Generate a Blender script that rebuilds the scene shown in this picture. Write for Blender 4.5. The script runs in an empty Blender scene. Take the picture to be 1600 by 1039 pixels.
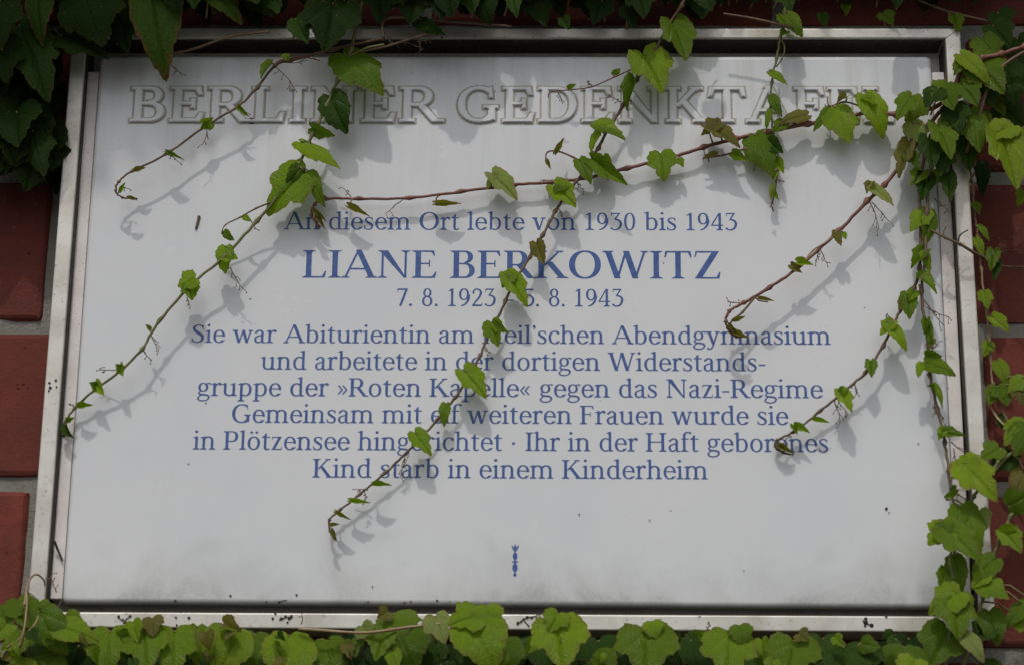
import bpy, bmesh, math, random
from mathutils import Vector, Matrix, noise
from mathutils.geometry import delaunay_2d_cdt

R = math.radians
rnd = random.Random(7)
scene = bpy.context.scene
col = scene.collection

# ------------------------------------------------------------------ camera
CAM = Vector((0.0379, -1.5093, -0.4710))
PITCH, YAW, ROLL = 0.3018, 0.0250, -0.0106
FPX = 3500.0                                    # focal length in photo pixels (1600 wide)
CM = Matrix.Rotation(YAW, 3, 'Z') @ Matrix.Rotation(PITCH, 3, 'X') @ Matrix.Rotation(ROLL, 3, 'Y')
cam_data = bpy.data.cameras.new('camera')
cam = bpy.data.objects.new('camera', cam_data)
col.objects.link(cam)
scene.camera = cam
cam_data.sensor_width = 36.0
cam_data.lens = 36.0 * FPX / 1600.0
cam_data.clip_start = 0.02
cam_data.clip_end = 500.0
_r, _f, _u = CM.col[0], CM.col[1], CM.col[2]
cam.matrix_world = Matrix(((_r.x, _u.x, -_f.x, CAM.x), (_r.y, _u.y, -_f.y, CAM.y), (_r.z, _u.z, -_f.z, CAM.z), (0, 0, 0, 1)))


def at(px, py, d=0.0):
    """point of the place seen at photo pixel (px, py), d metres in front of the wall"""
    v = CM @ Vector(((px - 800) / FPX, 1.0, -(py - 519.5) / FPX))
    t = (-d - CAM.y) / v.y
    return CAM + v * t


# ------------------------------------------------------------------ light
SUN_TO = Vector((-0.20, -1.0, 1.55)).normalized()      # direction towards the sun
el = math.asin(SUN_TO.z)
az = math.atan2(SUN_TO.x, SUN_TO.y)
world = bpy.data.worlds.new("World")
scene.world = world
world.use_nodes = True
wn = world.node_tree.nodes
wl = world.node_tree.links
wn.clear()
sky = wn.new('ShaderNodeTexSky')
sky.sky_type = 'NISHITA'
sky.sun_disc = False
sky.sun_elevation = el
sky.sun_rotation = az
sky.air_density = 1.0
sky.dust_density = 4.0
sky.ozone_density = 1.0
hsv = wn.new('ShaderNodeHueSaturation')
hsv.inputs['Saturation'].default_value = 0.38          # thin white cloud takes the blue down
bg = wn.new('ShaderNodeBackground')
bg.inputs['Strength'].default_value = 0.15
wo = wn.new('ShaderNodeOutputWorld')
wl.new(sky.outputs[0], hsv.inputs['Color'])
wl.new(hsv.outputs[0], bg.inputs['Color'])
wl.new(bg.outputs[0], wo.inputs['Surface'])
sun_data = bpy.data.lights.new('sun', 'SUN')
sun_data.energy = 1.5
sun_data.angle = R(1.2)
sun_data.color = (1.0, 0.97, 0.92)
sun = bpy.data.objects.new('sun', sun_data)
col.objects.link(sun)
sun.rotation_euler = (-SUN_TO).to_track_quat('-Z', 'Y').to_euler()
scene.view_settings.view_transform = 'Standard'
scene.view_settings.look = 'None'
scene.view_settings.gamma = 1.0
scene.view_settings.use_curve_mapping = False
scene.view_settings.exposure = -0.54


# ------------------------------------------------------------------ node helpers
class NT:
    def __init__(self, name):
        self.m = bpy.data.materials.new(name)
        self.m.use_nodes = True
        self.t = self.m.node_tree
        self.t.nodes.clear()
        self.out = self.t.nodes.new('ShaderNodeOutputMaterial')

    def n(self, kind, **kw):
        nd = self.t.nodes.new('ShaderNode' + kind)
        for k, v in kw.items():
            if k.startswith('i_'):
                key = k[2:]
                key = int(key) if key.isdigit() else key.replace('_', ' ')
                self.put(nd.inputs[key], v)
            else:
                setattr(nd, k, v)
        return nd

    def put(self, sock, v):
        if isinstance(v, bpy.types.NodeSocket):
            self.t.links.new(v, sock)
        elif isinstance(v, bpy.types.Node):
            self.t.links.new(v.outputs[0], sock)
        else:
            sock.default_value = v

    def math(self, op, a, b=None, c=None, clamp=False):
        nd = self.t.nodes.new('ShaderNodeMath')
        nd.operation = op
        nd.use_clamp = clamp
        for i, v in enumerate((a, b, c)):
            if v is not None:
                self.put(nd.inputs[i], v)
        return nd.outputs[0]

    def mix(self, f, a, b, mode='MIX'):
        nd = self.t.nodes.new('ShaderNodeMix')
        nd.data_type = 'RGBA'
        nd.blend_type = mode
        self.put(nd.inputs[0], f)
        for s, v in ((nd.inputs[6], a), (nd.inputs[7], b)):
            if isinstance(v, tuple) and len(v) == 3:
                v = v + (1,)
            self.put(s, v)
        return nd.outputs[2]

    def ramp(self, f, stops):
        nd = self.t.nodes.new('ShaderNodeValToRGB')
        self.put(nd.inputs[0], f)
        e = nd.color_ramp.elements
        while len(e) < len(stops):
            e.new(0.5)
        for el_, (p, c) in zip(e, stops):
            el_.position = p
            el_.color = (c if isinstance(c, tuple) else (c, c, c)) + (1,)
        return nd.outputs[0]

    def noise(self, vec, scale, detail=4, rough=0.55, dist=0.0):
        nd = self.n('TexNoise')
        nd.inputs['Scale'].default_value = scale
        nd.inputs['Detail'].default_value = detail
        nd.inputs['Roughness'].default_value = rough
        nd.inputs['Distortion'].default_value = dist
        self.put(nd.inputs['Vector'], vec)
        return nd.outputs[0]

    def surf(self, sh):
        self.put(self.out.inputs['Surface'], sh)
        return self.m


def world_pos(nt):
    return nt.n('NewGeometry').outputs['Position']


def mat_porcelain():
    nt = NT('white_glazed_porcelain')
    p = world_pos(nt)
    sep = nt.n('SeparateXYZ', i_0=p)
    x, z = sep.outputs[0], sep.outputs[2]
    big = nt.noise(p, 7, 4, .6)
    c = nt.mix(nt.ramp(big, [(.35, 0.0), (.7, 1.0)]), (.74, .755, .775), (.80, .81, .82))
    # rising grime along the lower edge: plumes of greenish dust
    st = nt.n('Mapping', i_0=p, i_3=(9, 9, 8))
    pl = nt.noise(st, 2.2, 5, .62, .6)
    zz = nt.math('ADD', z, nt.math('MULTIPLY', nt.math('SUBTRACT', pl, .5), .10))
    g = nt.ramp(nt.math('DIVIDE', nt.math('ADD', zz, .203), .042), [(0.0, 1.0), (.35, .42), (1.0, 0.0)])
    fine = nt.noise(p, 420, 3, .7)
    g = nt.math('MULTIPLY', g, nt.math('ADD', nt.math('MULTIPLY', fine, .8), .12))
    c = nt.mix(nt.math('MULTIPLY', g, .85, clamp=True), c, (.20, .195, .15))
    # run marks under the overhanging creeper at the top
    st2 = nt.n('Mapping', i_0=p, i_3=(40, 40, 3))
    r1 = nt.noise(st2, 2, 4, .6)
    top = nt.ramp(nt.math('DIVIDE', nt.math('SUBTRACT', .2, z), .16), [(0, 1.0), (1, 0.0)])
    c = nt.mix(nt.math('MULTIPLY', nt.math('MULTIPLY', top, nt.ramp(r1, [(.45, 0.), (.75, 1.)])), .35), c, (.42, .42, .32))
    # tiny black specks
    v = nt.n('TexVoronoi', i_Scale=95.0)
    nt.put(v.inputs['Vector'], p)
    wn_ = nt.n('TexWhiteNoise')
    nt.put(wn_.inputs['Vector'], v.outputs['Position'])
    keep = nt.math('GREATER_THAN', wn_.outputs['Value'], .965)
    dot = nt.math('LESS_THAN', v.outputs['Distance'], .075)
    c = nt.mix(nt.math('MULTIPLY', nt.math('MULTIPLY', keep, dot), .75), c, (.08, .075, .06))
    b = nt.n('Bump', i_Strength=.12, i_Distance=.0006, i_Height=nt.noise(p, 55, 3, .5))
    bs = nt.n('BsdfPrincipled')
    nt.put(bs.inputs['Base Color'], c)
    nt.put(bs.inputs['Roughness'], nt.math('ADD', nt.math('MULTIPLY', nt.noise(p, 30), .2), .14))
    nt.put(bs.inputs['Normal'], b)
    bs.inputs['Specular IOR Level'].default_value = .5
    return nt.surf(bs)


def mat_print(name, c0, c1):
    nt = NT(name)
    p = world_pos(nt)
    c = nt.mix(nt.ramp(nt.noise(p, 260, 3, .6), [(.35, 0.), (.7, 1.)]), c0, c1)
    bs = nt.n('BsdfPrincipled')
    nt.put(bs.inputs['Base Color'], c)
    bs.inputs['Roughness'].default_value = .38
    bs.inputs['Specular IOR Level'].default_value = .3
    return nt.surf(bs)


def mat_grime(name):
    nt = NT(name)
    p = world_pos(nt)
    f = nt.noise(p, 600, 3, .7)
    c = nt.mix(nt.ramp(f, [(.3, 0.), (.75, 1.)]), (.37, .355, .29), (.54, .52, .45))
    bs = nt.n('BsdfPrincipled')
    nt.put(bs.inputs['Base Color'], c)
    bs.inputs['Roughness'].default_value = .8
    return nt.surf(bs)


def mat_metal(name, base, dark, metallic=.75, rough=.42, streak=(1, 1, 1)):
    nt = NT(name)
    p = world_pos(nt)
    mp = nt.n('Mapping', i_0=p, i_3=streak)
    a = nt.noise(mp, 26, 6, .65, .3)
    b = nt.noise(p, 330, 3, .7)
    c = nt.mix(nt.ramp(a, [(.42, 0.), (.78, 1.)]), base, dark)
    c = nt.mix(nt.ramp(b, [(.60, 0.), (.74, .75)]), c, (.22, .19, .15))
    v = nt.n('TexVoronoi', i_Scale=150.0)
    nt.put(v.inputs['Vector'], p)
    w = nt.n('TexWhiteNoise')
    nt.put(w.inputs['Vector'], v.outputs['Position'])
    dot = nt.math('MULTIPLY', nt.math('GREATER_THAN', w.outputs['Value'], .95), nt.math('LESS_THAN', v.outputs['Distance'], .11))
    c = nt.mix(nt.math('MULTIPLY', dot, .85), c, (.03, .028, .025))
    bs = nt.n('BsdfPrincipled')
    nt.put(bs.inputs['Base Color'], c)
    bs.inputs['Metallic'].default_value = metallic
    nt.put(bs.inputs['Roughness'], nt.math('ADD', nt.math('MULTIPLY', a, .3), rough - .1))
    bp = nt.n('Bump', i_Strength=.25, i_Distance=.0006, i_Height=a)
    nt.put(bs.inputs['Normal'], bp)
    return nt.surf(bs)


def mat_brick():
    nt = NT('dark_red_brick')
    p = world_pos(nt)
    rn = nt.n('ObjectInfo').outputs['Random']
    a = nt.noise(p, 34, 6, .6, .2)
    f = nt.noise(p, 420, 4, .7)
    c = nt.mix(rn, (.175, .032, .018), (.250, .050, .027))
    c = nt.mix(nt.ramp(nt.noise(p, 9, 4, .6), [(.35, 0.), (.7, .6)]), c, (.085, .022, .018))
    c = nt.mix(nt.ramp(a, [(.38, 0.), (.72, .8)]), c, (.11, .024, .018))
    c = nt.mix(nt.ramp(f, [(.62, 0.), (.73, .6)]), c, (.055, .018, .015))
    c = nt.mix(nt.ramp(nt.noise(p, 190, 3, .6), [(.66, 0.), (.76, .5)]), c, (.30, .14, .11))
    vo = nt.n('TexVoronoi', i_Scale=260.0)
    nt.put(vo.inputs['Vector'], p)
    pit = nt.ramp(vo.outputs['Distance'], [(.12, 0.), (.3, 1.)])
    pit = nt.math('MAXIMUM', pit, nt.math('LESS_THAN', nt.noise(p, 60, 2), .67))
    c = nt.mix(pit, (.045, .014, .012), c)
    h = nt.math('ADD', nt.math('ADD', nt.math('MULTIPLY', a, .6), nt.math('MULTIPLY', f, .45)), nt.math('MULTIPLY', pit, .5))
    bs = nt.n('BsdfPrincipled', i_Roughness=.85)
    nt.put(bs.inputs['Base Color'], c)
    nt.put(bs.inputs['Normal'], nt.n('Bump', i_Strength=.9, i_Distance=.0025, i_Height=h))
    return nt.surf(bs)


def mat_mortar(name='grey_mortar', c0=(.20, .195, .165), c1=(.33, .32, .28)):
    nt = NT(name)
    p = world_pos(nt)
    f = nt.noise(p, 520, 5, .75)
    a = nt.noise(p, 30, 4, .6)
    c = nt.mix(a, c0, c1)
    c = nt.mix(nt.ramp(f, [(.52, 0.), (.72, .7)]), c, (.10, .10, .075))
    bs = nt.n('BsdfPrincipled', i_Roughness=.95)
    nt.put(bs.inputs['Base Color'], c)
    nt.put(bs.inputs['Normal'], nt.n('Bump', i_Strength=.9, i_Distance=.003, i_Height=f))
    return nt.surf(bs)


def mat_far():
    nt = NT('brickwork_beyond')
    p = world_pos(nt)
    sp = nt.n('SeparateXYZ', i_0=p)
    cb = nt.n('CombineXYZ')
    nt.put(cb.inputs[0], nt.math('ADD', nt.math('ADD', sp.outputs[0], sp.outputs[1]), .329))
    nt.put(cb.inputs[1], nt.math('SUBTRACT', sp.outputs[2], .0023))
    br = nt.n('TexBrick', i_Scale=1.0)
    br.inputs['Brick Width'].default_value = .262
    br.inputs['Row Height'].default_value = .1145
    br.inputs['Mortar Size'].default_value = .0055
    br.inputs['Color1'].default_value = (.15, .035, .027, 1)
    br.inputs['Color2'].default_value = (.20, .05, .036, 1)
    br.inputs['Mortar'].default_value = (.33, .32, .28, 1)
    nt.put(br.inputs['Vector'], cb)
    c = nt.mix(nt.ramp(nt.noise(p, 90, 5, .65), [(.45, 0.), (.75, .6)]), br.outputs['Color'], (.06, .02, .017))
    bs = nt.n('BsdfPrincipled', i_Roughness=.88)
    nt.put(bs.inputs['Base Color'], c)
    nt.put(bs.inputs['Normal'], nt.n('Bump', i_Strength=.8, i_Distance=.004, i_Height=nt.math('SUBTRACT', 1.0, br.outputs['Fac'])))
    return nt.surf(bs)


def mat_leaf(name, c_a, c_b, vein, edge, edge_amt, rough=.33, trans=.45, spec=.30):
    """leaf surface: object-space u (across) and v (base to tip) come from the UV map"""
    nt = NT(name)
    uv = nt.n('UVMap').outputs[0]
    sp = nt.n('SeparateXYZ', i_0=uv)
    x = nt.math('SUBTRACT', sp.outputs[0], .5)
    y = nt.math('SUBTRACT', sp.outputs[1], .25)
    ax = nt.math('ABSOLUTE', x)
    ang = nt.math('ARCTAN2', ax, y)
    rr = nt.math('SQRT', nt.math('ADD', nt.math('MULTIPLY', x, x), nt.math('MULTIPLY', y, y)))
    dist = None
    for a0 in (0.0, .68, 1.45):
        d = nt.math('MULTIPLY', rr, nt.math('ABSOLUTE', nt.math('SINE', nt.math('SUBTRACT', ang, a0))))
        dist = d if dist is None else nt.math('MINIMUM', dist, d)
    main = nt.ramp(nt.math('DIVIDE', dist, .02), [(0.15, 1.0), (1.0, 0.0)])
    # side veins: slanting off the main veins
    sec = nt.math('SINE', nt.math('MULTIPLY', nt.math('SUBTRACT', rr, nt.math('MULTIPLY', dist, 1.15)), 62.0))
    sec = nt.ramp(sec, [(.80, 0.), (1.0, .8)])
    veins = nt.math('MAXIMUM', main, nt.math('MULTIPLY', sec, .7))
    oi = nt.n('ObjectInfo').outputs['Random']
    gi = nt.n('NewGeometry')
    isl = gi.outputs['Random Per Island']
    rv = nt.math('FRACT', nt.math('ADD', oi, isl))
    p = nt.n('TexCoord').outputs['Object']
    blot = nt.noise(p, 4.5, 5, .6)
    blot2 = nt.noise(p, 22, 3, .6)
    c = nt.mix(rv, c_a, c_b)
    c = nt.mix(nt.ramp(blot, [(.4, 0.), (.75, .35)]), c, tuple(v * .7 for v in c_a))
    c = nt.mix(nt.ramp(blot2, [(.55, 0.), (.8, .35)]), c, tuple(min(1, v * 1.5) for v in c_b))
    c = nt.mix(nt.math('MULTIPLY', veins, .26), c, vein)
    ed = nt.n('Attribute', attribute_name='edge').outputs['Fac']
    em = nt.math('MULTIPLY', nt.ramp(nt.math('ADD', ed, nt.math('MULTIPLY', nt.math('SUBTRACT', blot, .5), .9)), [(.72, 0.), (1.0, 1.0)]), edge_amt)
    c = nt.mix(em, c, edge)
    sp_ = nt.noise(p, 9.0, 3, .6)
    c = nt.mix(nt.ramp(nt.math('ADD', sp_, nt.math('MULTIPLY', rv, .06)), [(.725, 0.), (.745, .85)]), c, (.15, .085, .030))
    back = gi.outputs['Backfacing']
    cb = nt.mix(.55, c, (.20, .26, .12))
    c = nt.mix(back, c, cb)
    h = nt.math('ADD', nt.math('MULTIPLY', veins, -.6), nt.math('MULTIPLY', blot2, .35))
    bp = nt.n('Bump', i_Strength=.32, i_Distance=.03, i_Height=h)
    bs = nt.n('BsdfPrincipled', i_Roughness=rough)
    nt.put(bs.inputs['Base Color'], c)
    bs.inputs['Specular IOR Level'].default_value = spec
    nt.put(bs.inputs['Normal'], bp)
    tr = nt.n('BsdfTranslucent')
    nt.put(tr.inputs['Color'], nt.mix(1.0, c, (1.25, 1.35, .55), 'MULTIPLY'))
    nt.put(tr.inputs['Normal'], bp)
    mx = nt.n('MixShader', i_0=trans)
    nt.put(mx.inputs[1], bs)
    nt.put(mx.inputs[2], tr)
    return nt.surf(mx)


def mat_stem(name, c0, c1):
    nt = NT(name)
    p = world_pos(nt)
    c = nt.mix(nt.ramp(nt.noise(p, 60, 4, .6), [(.4, 0.), (.62, 1.)]), c0, c1)
    c = nt.mix(nt.ramp(nt.noise(p, 500, 3, .6), [(.6, 0.), (.75, .6)]), c, tuple(v * .45 for v in c0))
    bs = nt.n('BsdfPrincipled', i_Roughness=.5)
    nt.put(bs.inputs['Base Color'], c)
    return nt.surf(bs)


M = dict(
    porcelain=mat_porcelain(),
    blue=mat_print('cobalt_blue_print', (.052, .105, .31), (.090, .165, .41)),
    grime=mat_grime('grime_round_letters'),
    frame=mat_metal('weathered_aluminium', (.75, .725, .665), (.46, .42, .35), .4, .40),
    plate=mat_metal('pale_back_plate', (.86, .80, .77), (.60, .54, .50), .02, .6),
    liner=mat_metal('dark_bronze_rebate', (.045, .036, .026), (.03, .024, .02), .1, .7),  # near-black colour that holds the shade of the frame gap
    brick=mat_brick(), mortar=mat_mortar('grey_mortar', (.26, .255, .22), (.42, .41, .36)), far=mat_far(),
    paving=mat_mortar('grey_paving', (.05, .05, .05), (.08, .078, .073)),
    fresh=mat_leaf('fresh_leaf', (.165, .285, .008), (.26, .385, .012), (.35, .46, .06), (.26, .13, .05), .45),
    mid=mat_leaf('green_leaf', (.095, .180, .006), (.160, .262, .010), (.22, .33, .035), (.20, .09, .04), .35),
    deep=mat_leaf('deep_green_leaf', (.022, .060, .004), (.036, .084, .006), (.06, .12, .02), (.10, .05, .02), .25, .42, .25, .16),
    old=mat_leaf('shade_green_leaf', (.040, .095, .005), (.062, .125, .008), (.10, .18, .02), (.22, .07, .03), .6, .42, .35, .2),  # green darkened to carry the shade under the overhang
    dark=mat_leaf('old_dark_leaf', (.010, .027, .004), (.018, .040, .006), (.03, .055, .012), (.05, .025, .01), .2, .55, .12, .07),  # dark green with the shade deep in the foliage put into the colour
    bronze=mat_leaf('bronze_young_leaf', (.15, .155, .030), (.20, .19, .035), (.30, .22, .10), (.24, .06, .035), .9),
    pale=mat_leaf('pale_young_leaf', (.24, .31, .07), (.31, .37, .10), (.42, .42, .24), (.36, .20, .13), .8),
    red=mat_stem('red_brown_stem', (.17, .050, .040), (.25, .105, .060)),
    brown=mat_stem('brown_stem', (.12, .070, .040), (.20, .125, .065)),
    green=mat_stem('olive_stem', (.13, .135, .040), (.22, .21, .075)),
    pinkish=mat_stem('pale_pink_stalk', (.30, .17, .10), (.36, .27, .14)),
    black=mat_stem('dried_black', (.022, .018, .015), (.05, .035, .028)),
)


# ------------------------------------------------------------------ object helpers
def mesh_obj(name, verts, faces, mat, parent=None, smooth=False, origin=None):
    o0 = Vector(origin) if origin is not None else Vector((0, 0, 0))
    me = bpy.data.meshes.new(name)
    me.from_pydata([tuple(Vector(v) - o0) for v in verts], [], faces)
    if smooth:
        me.polygons.foreach_set('use_smooth', [True] * len(me.polygons))
    me.materials.append(mat)
    me.update()
    o = bpy.data.objects.new(name, me)
    col.objects.link(o)
    if parent is not None:
        o.parent = parent
        o.location = o0 - base_of(parent)
    else:
        o.location = o0
    return o


BASES = {}


def base_of(o):
    return BASES.get(o.name, Vector((0, 0, 0)))


def thing(name, label, cat, loc, group=None):
    o = bpy.data.objects.new(name, None)
    col.objects.link(o)
    o.empty_display_size = .02
    o.location = loc
    BASES[o.name] = Vector(loc)
    o['label'] = label
    o['category'] = cat
    if group:
        o['group'] = group
    return o


def bevel_mesh(name, size, bev, mat, segs=1, jitter=0.0, rg=None):
    bm = bmesh.new()
    bmesh.ops.create_cube(bm, size=1.0)
    for v in bm.verts:
        v.co = Vector((v.co.x * size[0], v.co.y * size[1], v.co.z * size[2]))
    bmesh.ops.bevel(bm, geom=bm.edges[:], offset=bev, segments=segs, affect='EDGES', profile=.6)
    if jitter:
        for v in bm.verts:
            v.co += Vector([rg.uniform(-jitter, jitter) for _ in range(3)])
    me = bpy.data.meshes.new(name)
    bm.to_mesh(me)
    bm.free()
    me.materials.append(mat)
    return me


def tube_geo(pts, rad, sides=7, cap=True):
    """verts, faces of a smooth tube through pts with radius list rad"""
    V, F = [], []
    n = len(pts)
    up = Vector((0, -1, 0))
    for i, p in enumerate(pts):
        t = (pts[min(i + 1, n - 1)] - pts[max(i - 1, 0)])
        if t.length < 1e-9:
            t = Vector((0, 0, 1))
        t.normalize()
        a = t.cross(up)
        if a.length < .1:
            a = t.cross(Vector((1, 0, 0)))
        a.normalize()
        b = t.cross(a).normalized()
        for k in range(sides):
            an = 2 * math.pi * k / sides
            V.append(p + (a * math.cos(an) + b * math.sin(an)) * rad[i])
    for i in range(n - 1):
        for k in range(sides):
            k2 = (k + 1) % sides
            F.append((i * sides + k, i * sides + k2, (i + 1) * sides + k2, (i + 1) * sides + k))
    if cap:
        F.append(tuple(range(sides))[::-1])
        F.append(tuple((n - 1) * sides + k for k in range(sides)))
    return V, F


def spline(ctrl, per=6):
    """catmull-rom through rows of numbers"""
    out = []
    n = len(ctrl)
    for i in range(n - 1):
        p0, p1, p2, p3 = ctrl[max(i - 1, 0)], ctrl[i], ctrl[i + 1], ctrl[min(i + 2, n - 1)]
        for s in range(per):
            t = s / per
            out.append(tuple(.5 * ((2 * b) + (-a + c) * t + (2 * a - 5 * b + 4 * c - d) * t * t + (-a + 3 * b - 3 * c + d) * t ** 3)
                             for a, b, c, d in zip(p0, p1, p2, p3)))
    out.append(tuple(ctrl[-1]))
    return out


# ------------------------------------------------------------------ setting: ground and wall
g = mesh_obj('pavement', [(-60, -120, -1.75), (60, -120, -1.75), (60, .3, -1.75), (-60, .3, -1.75)], [(0, 1, 2, 3)], M['paving'])
g['kind'] = 'structure'

wall = thing('brick_wall', 'dark red brick wall with grey mortar joints behind the framed plaque', 'wall', (0, 0, -1.75))
PITCH_Z, BL, JT = .1145, .251, .011
Z0 = .0023                                    # a bed joint's centre line
bricks_m = []
for k in range(6):
    bricks_m.append(bevel_mesh('brick', (BL + .001, .10, PITCH_Z - JT + .001), .0042, M['brick'], 2, .0009, rnd))
X0 = -.329
for row in range(-5, 7):
    zc = Z0 + (row + .5) * PITCH_Z
    off = 0 if row % 2 == 0 else .131
    for k in range(-3, 7):
        xc = X0 + off + (k + .5) * (BL + JT)
        b = bpy.data.objects.new('brick', bricks_m[rnd.randrange(6)])
        col.objects.link(b)
        b.parent = wall
        b.location = Vector((xc, .05 + rnd.uniform(-.0012, .0012), zc + 1.75))
        b.rotation_euler = (rnd.uniform(-.003, .003), 0, rnd.uniform(-.003, .003))
# mortar: a lumpy sheet set back from the brick faces
V, F = [], []
nx, nz = 150, 110
for j in range(nz + 1):
    for i in range(nx + 1):
        x = -.98 + 2.1 * i / nx
        z = -.56 + 1.36 * j / nz
        d = .0028 + .0020 * noise.noise(Vector((x * 60, z * 60, 3)))
        V.append((x, d, z))
for j in range(nz):
    for i in range(nx):
        a = j * (nx + 1) + i
        F.append((a, a + 1, a + nx + 2, a + nx + 1))
mesh_obj('mortar', V, F, M['mortar'], wall, True)
# the rest of the wall beyond the picture: plain masonry mass
me = bevel_mesh('wall_mass', (12, .3, 6.0), .01, M['far'])
o = bpy.data.objects.new('wall_mass', me)
col.objects.link(o)
o.parent = wall
o.location = (0, .15 + .0075, 3.0)


# ------------------------------------------------------------------ lettering
class Glyph:
    def __init__(self, adv):
        self.adv = adv
        self.q = []                             # convex polygons

    def poly(self, *p):
        self.q.append([tuple(a) for a in p])

    def rect(self, x0, y0, x1, y1):
        self.poly((x0, y0), (x1, y0), (x1, y1), (x0, y1))

    def diag(self, x0, y0, x1, y1, w):          # slanting stroke, cut level, w wide
        self.poly((x0 - w / 2, y0), (x0 + w / 2, y0), (x1 + w / 2, y1), (x1 - w / 2, y1))

    def serif(self, x, y, w, l=.09, r=.09, up=True, st=.042, br=.05):
        s = 1 if up else -1
        self.poly((x - w / 2 - l, y), (x + w / 2 + r, y), (x + w / 2 + r, y + s * st), (x - w / 2 - l, y + s * st))
        if l > 0:
            self.poly((x - w / 2 - l * .75, y + s * st * .9), (x - w / 2 + .005, y + s * st * .9), (x - w / 2 + .005, y + s * (st + br)))
        if r > 0:
            self.poly((x + w / 2 + r * .75, y + s * st * .9), (x + w / 2 - .005, y + s * (st + br)), (x + w / 2 - .005, y + s * st * .9))

    def flag(self, x, y, w, l=.10, dy=.055):     # slanted head serif of small letters
        self.poly((x - w / 2 - l, y - dy), (x - w / 2 - l, y - dy - .03), (x + .0, y - dy - .075), (x + w / 2, y - .02), (x + w / 2, y))
        
    def arc(self, cx, cy, rx, ry, a0, a1, tx, ty, n=26, ex=2.12):
        n = max(6, int(n * abs(a1 - a0) / 360.0) + 3)
        prev = None
        for i in range(n + 1):
            a = R(a0 + (a1 - a0) * i / n)
            c, s = math.cos(a), math.sin(a)
            cs = math.copysign(abs(c) ** (2 / ex), c)
            ss = math.copysign(abs(s) ** (2 / ex), s)
            cur = ((cx + rx * cs, cy + ry * ss), (cx + (rx - tx) * cs, cy + (ry - ty) * ss))
            if prev:
                self.poly(prev[0], cur[0], cur[1], prev[1])
            prev = cur

    def curve(self, pts, per=5):                # (x, y, width) stroke of changing width
        s = spline(pts, per)
        prev = None
        for i, (x, y, w) in enumerate(s):
            a, b = s[max(i - 1, 0)], s[min(i + 1, len(s) - 1)]
            t = Vector((b[0] - a[0], b[1] - a[1]))
            t.normalize()
            nrm = Vector((-t.y, t.x)) * w / 2
            cur = ((x + nrm.x, y + nrm.y), (x - nrm.x, y - nrm.y))
            if prev:
                self.poly(prev[0], cur[0], cur[1], prev[1])
            prev = cur

    def dot(self, x, y, r, n=10):
        self.poly(*[(x + r * math.cos(2 * math.pi * k / n), y + r * math.sin(2 * math.pi * k / n)) for k in range(n)])


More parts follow.
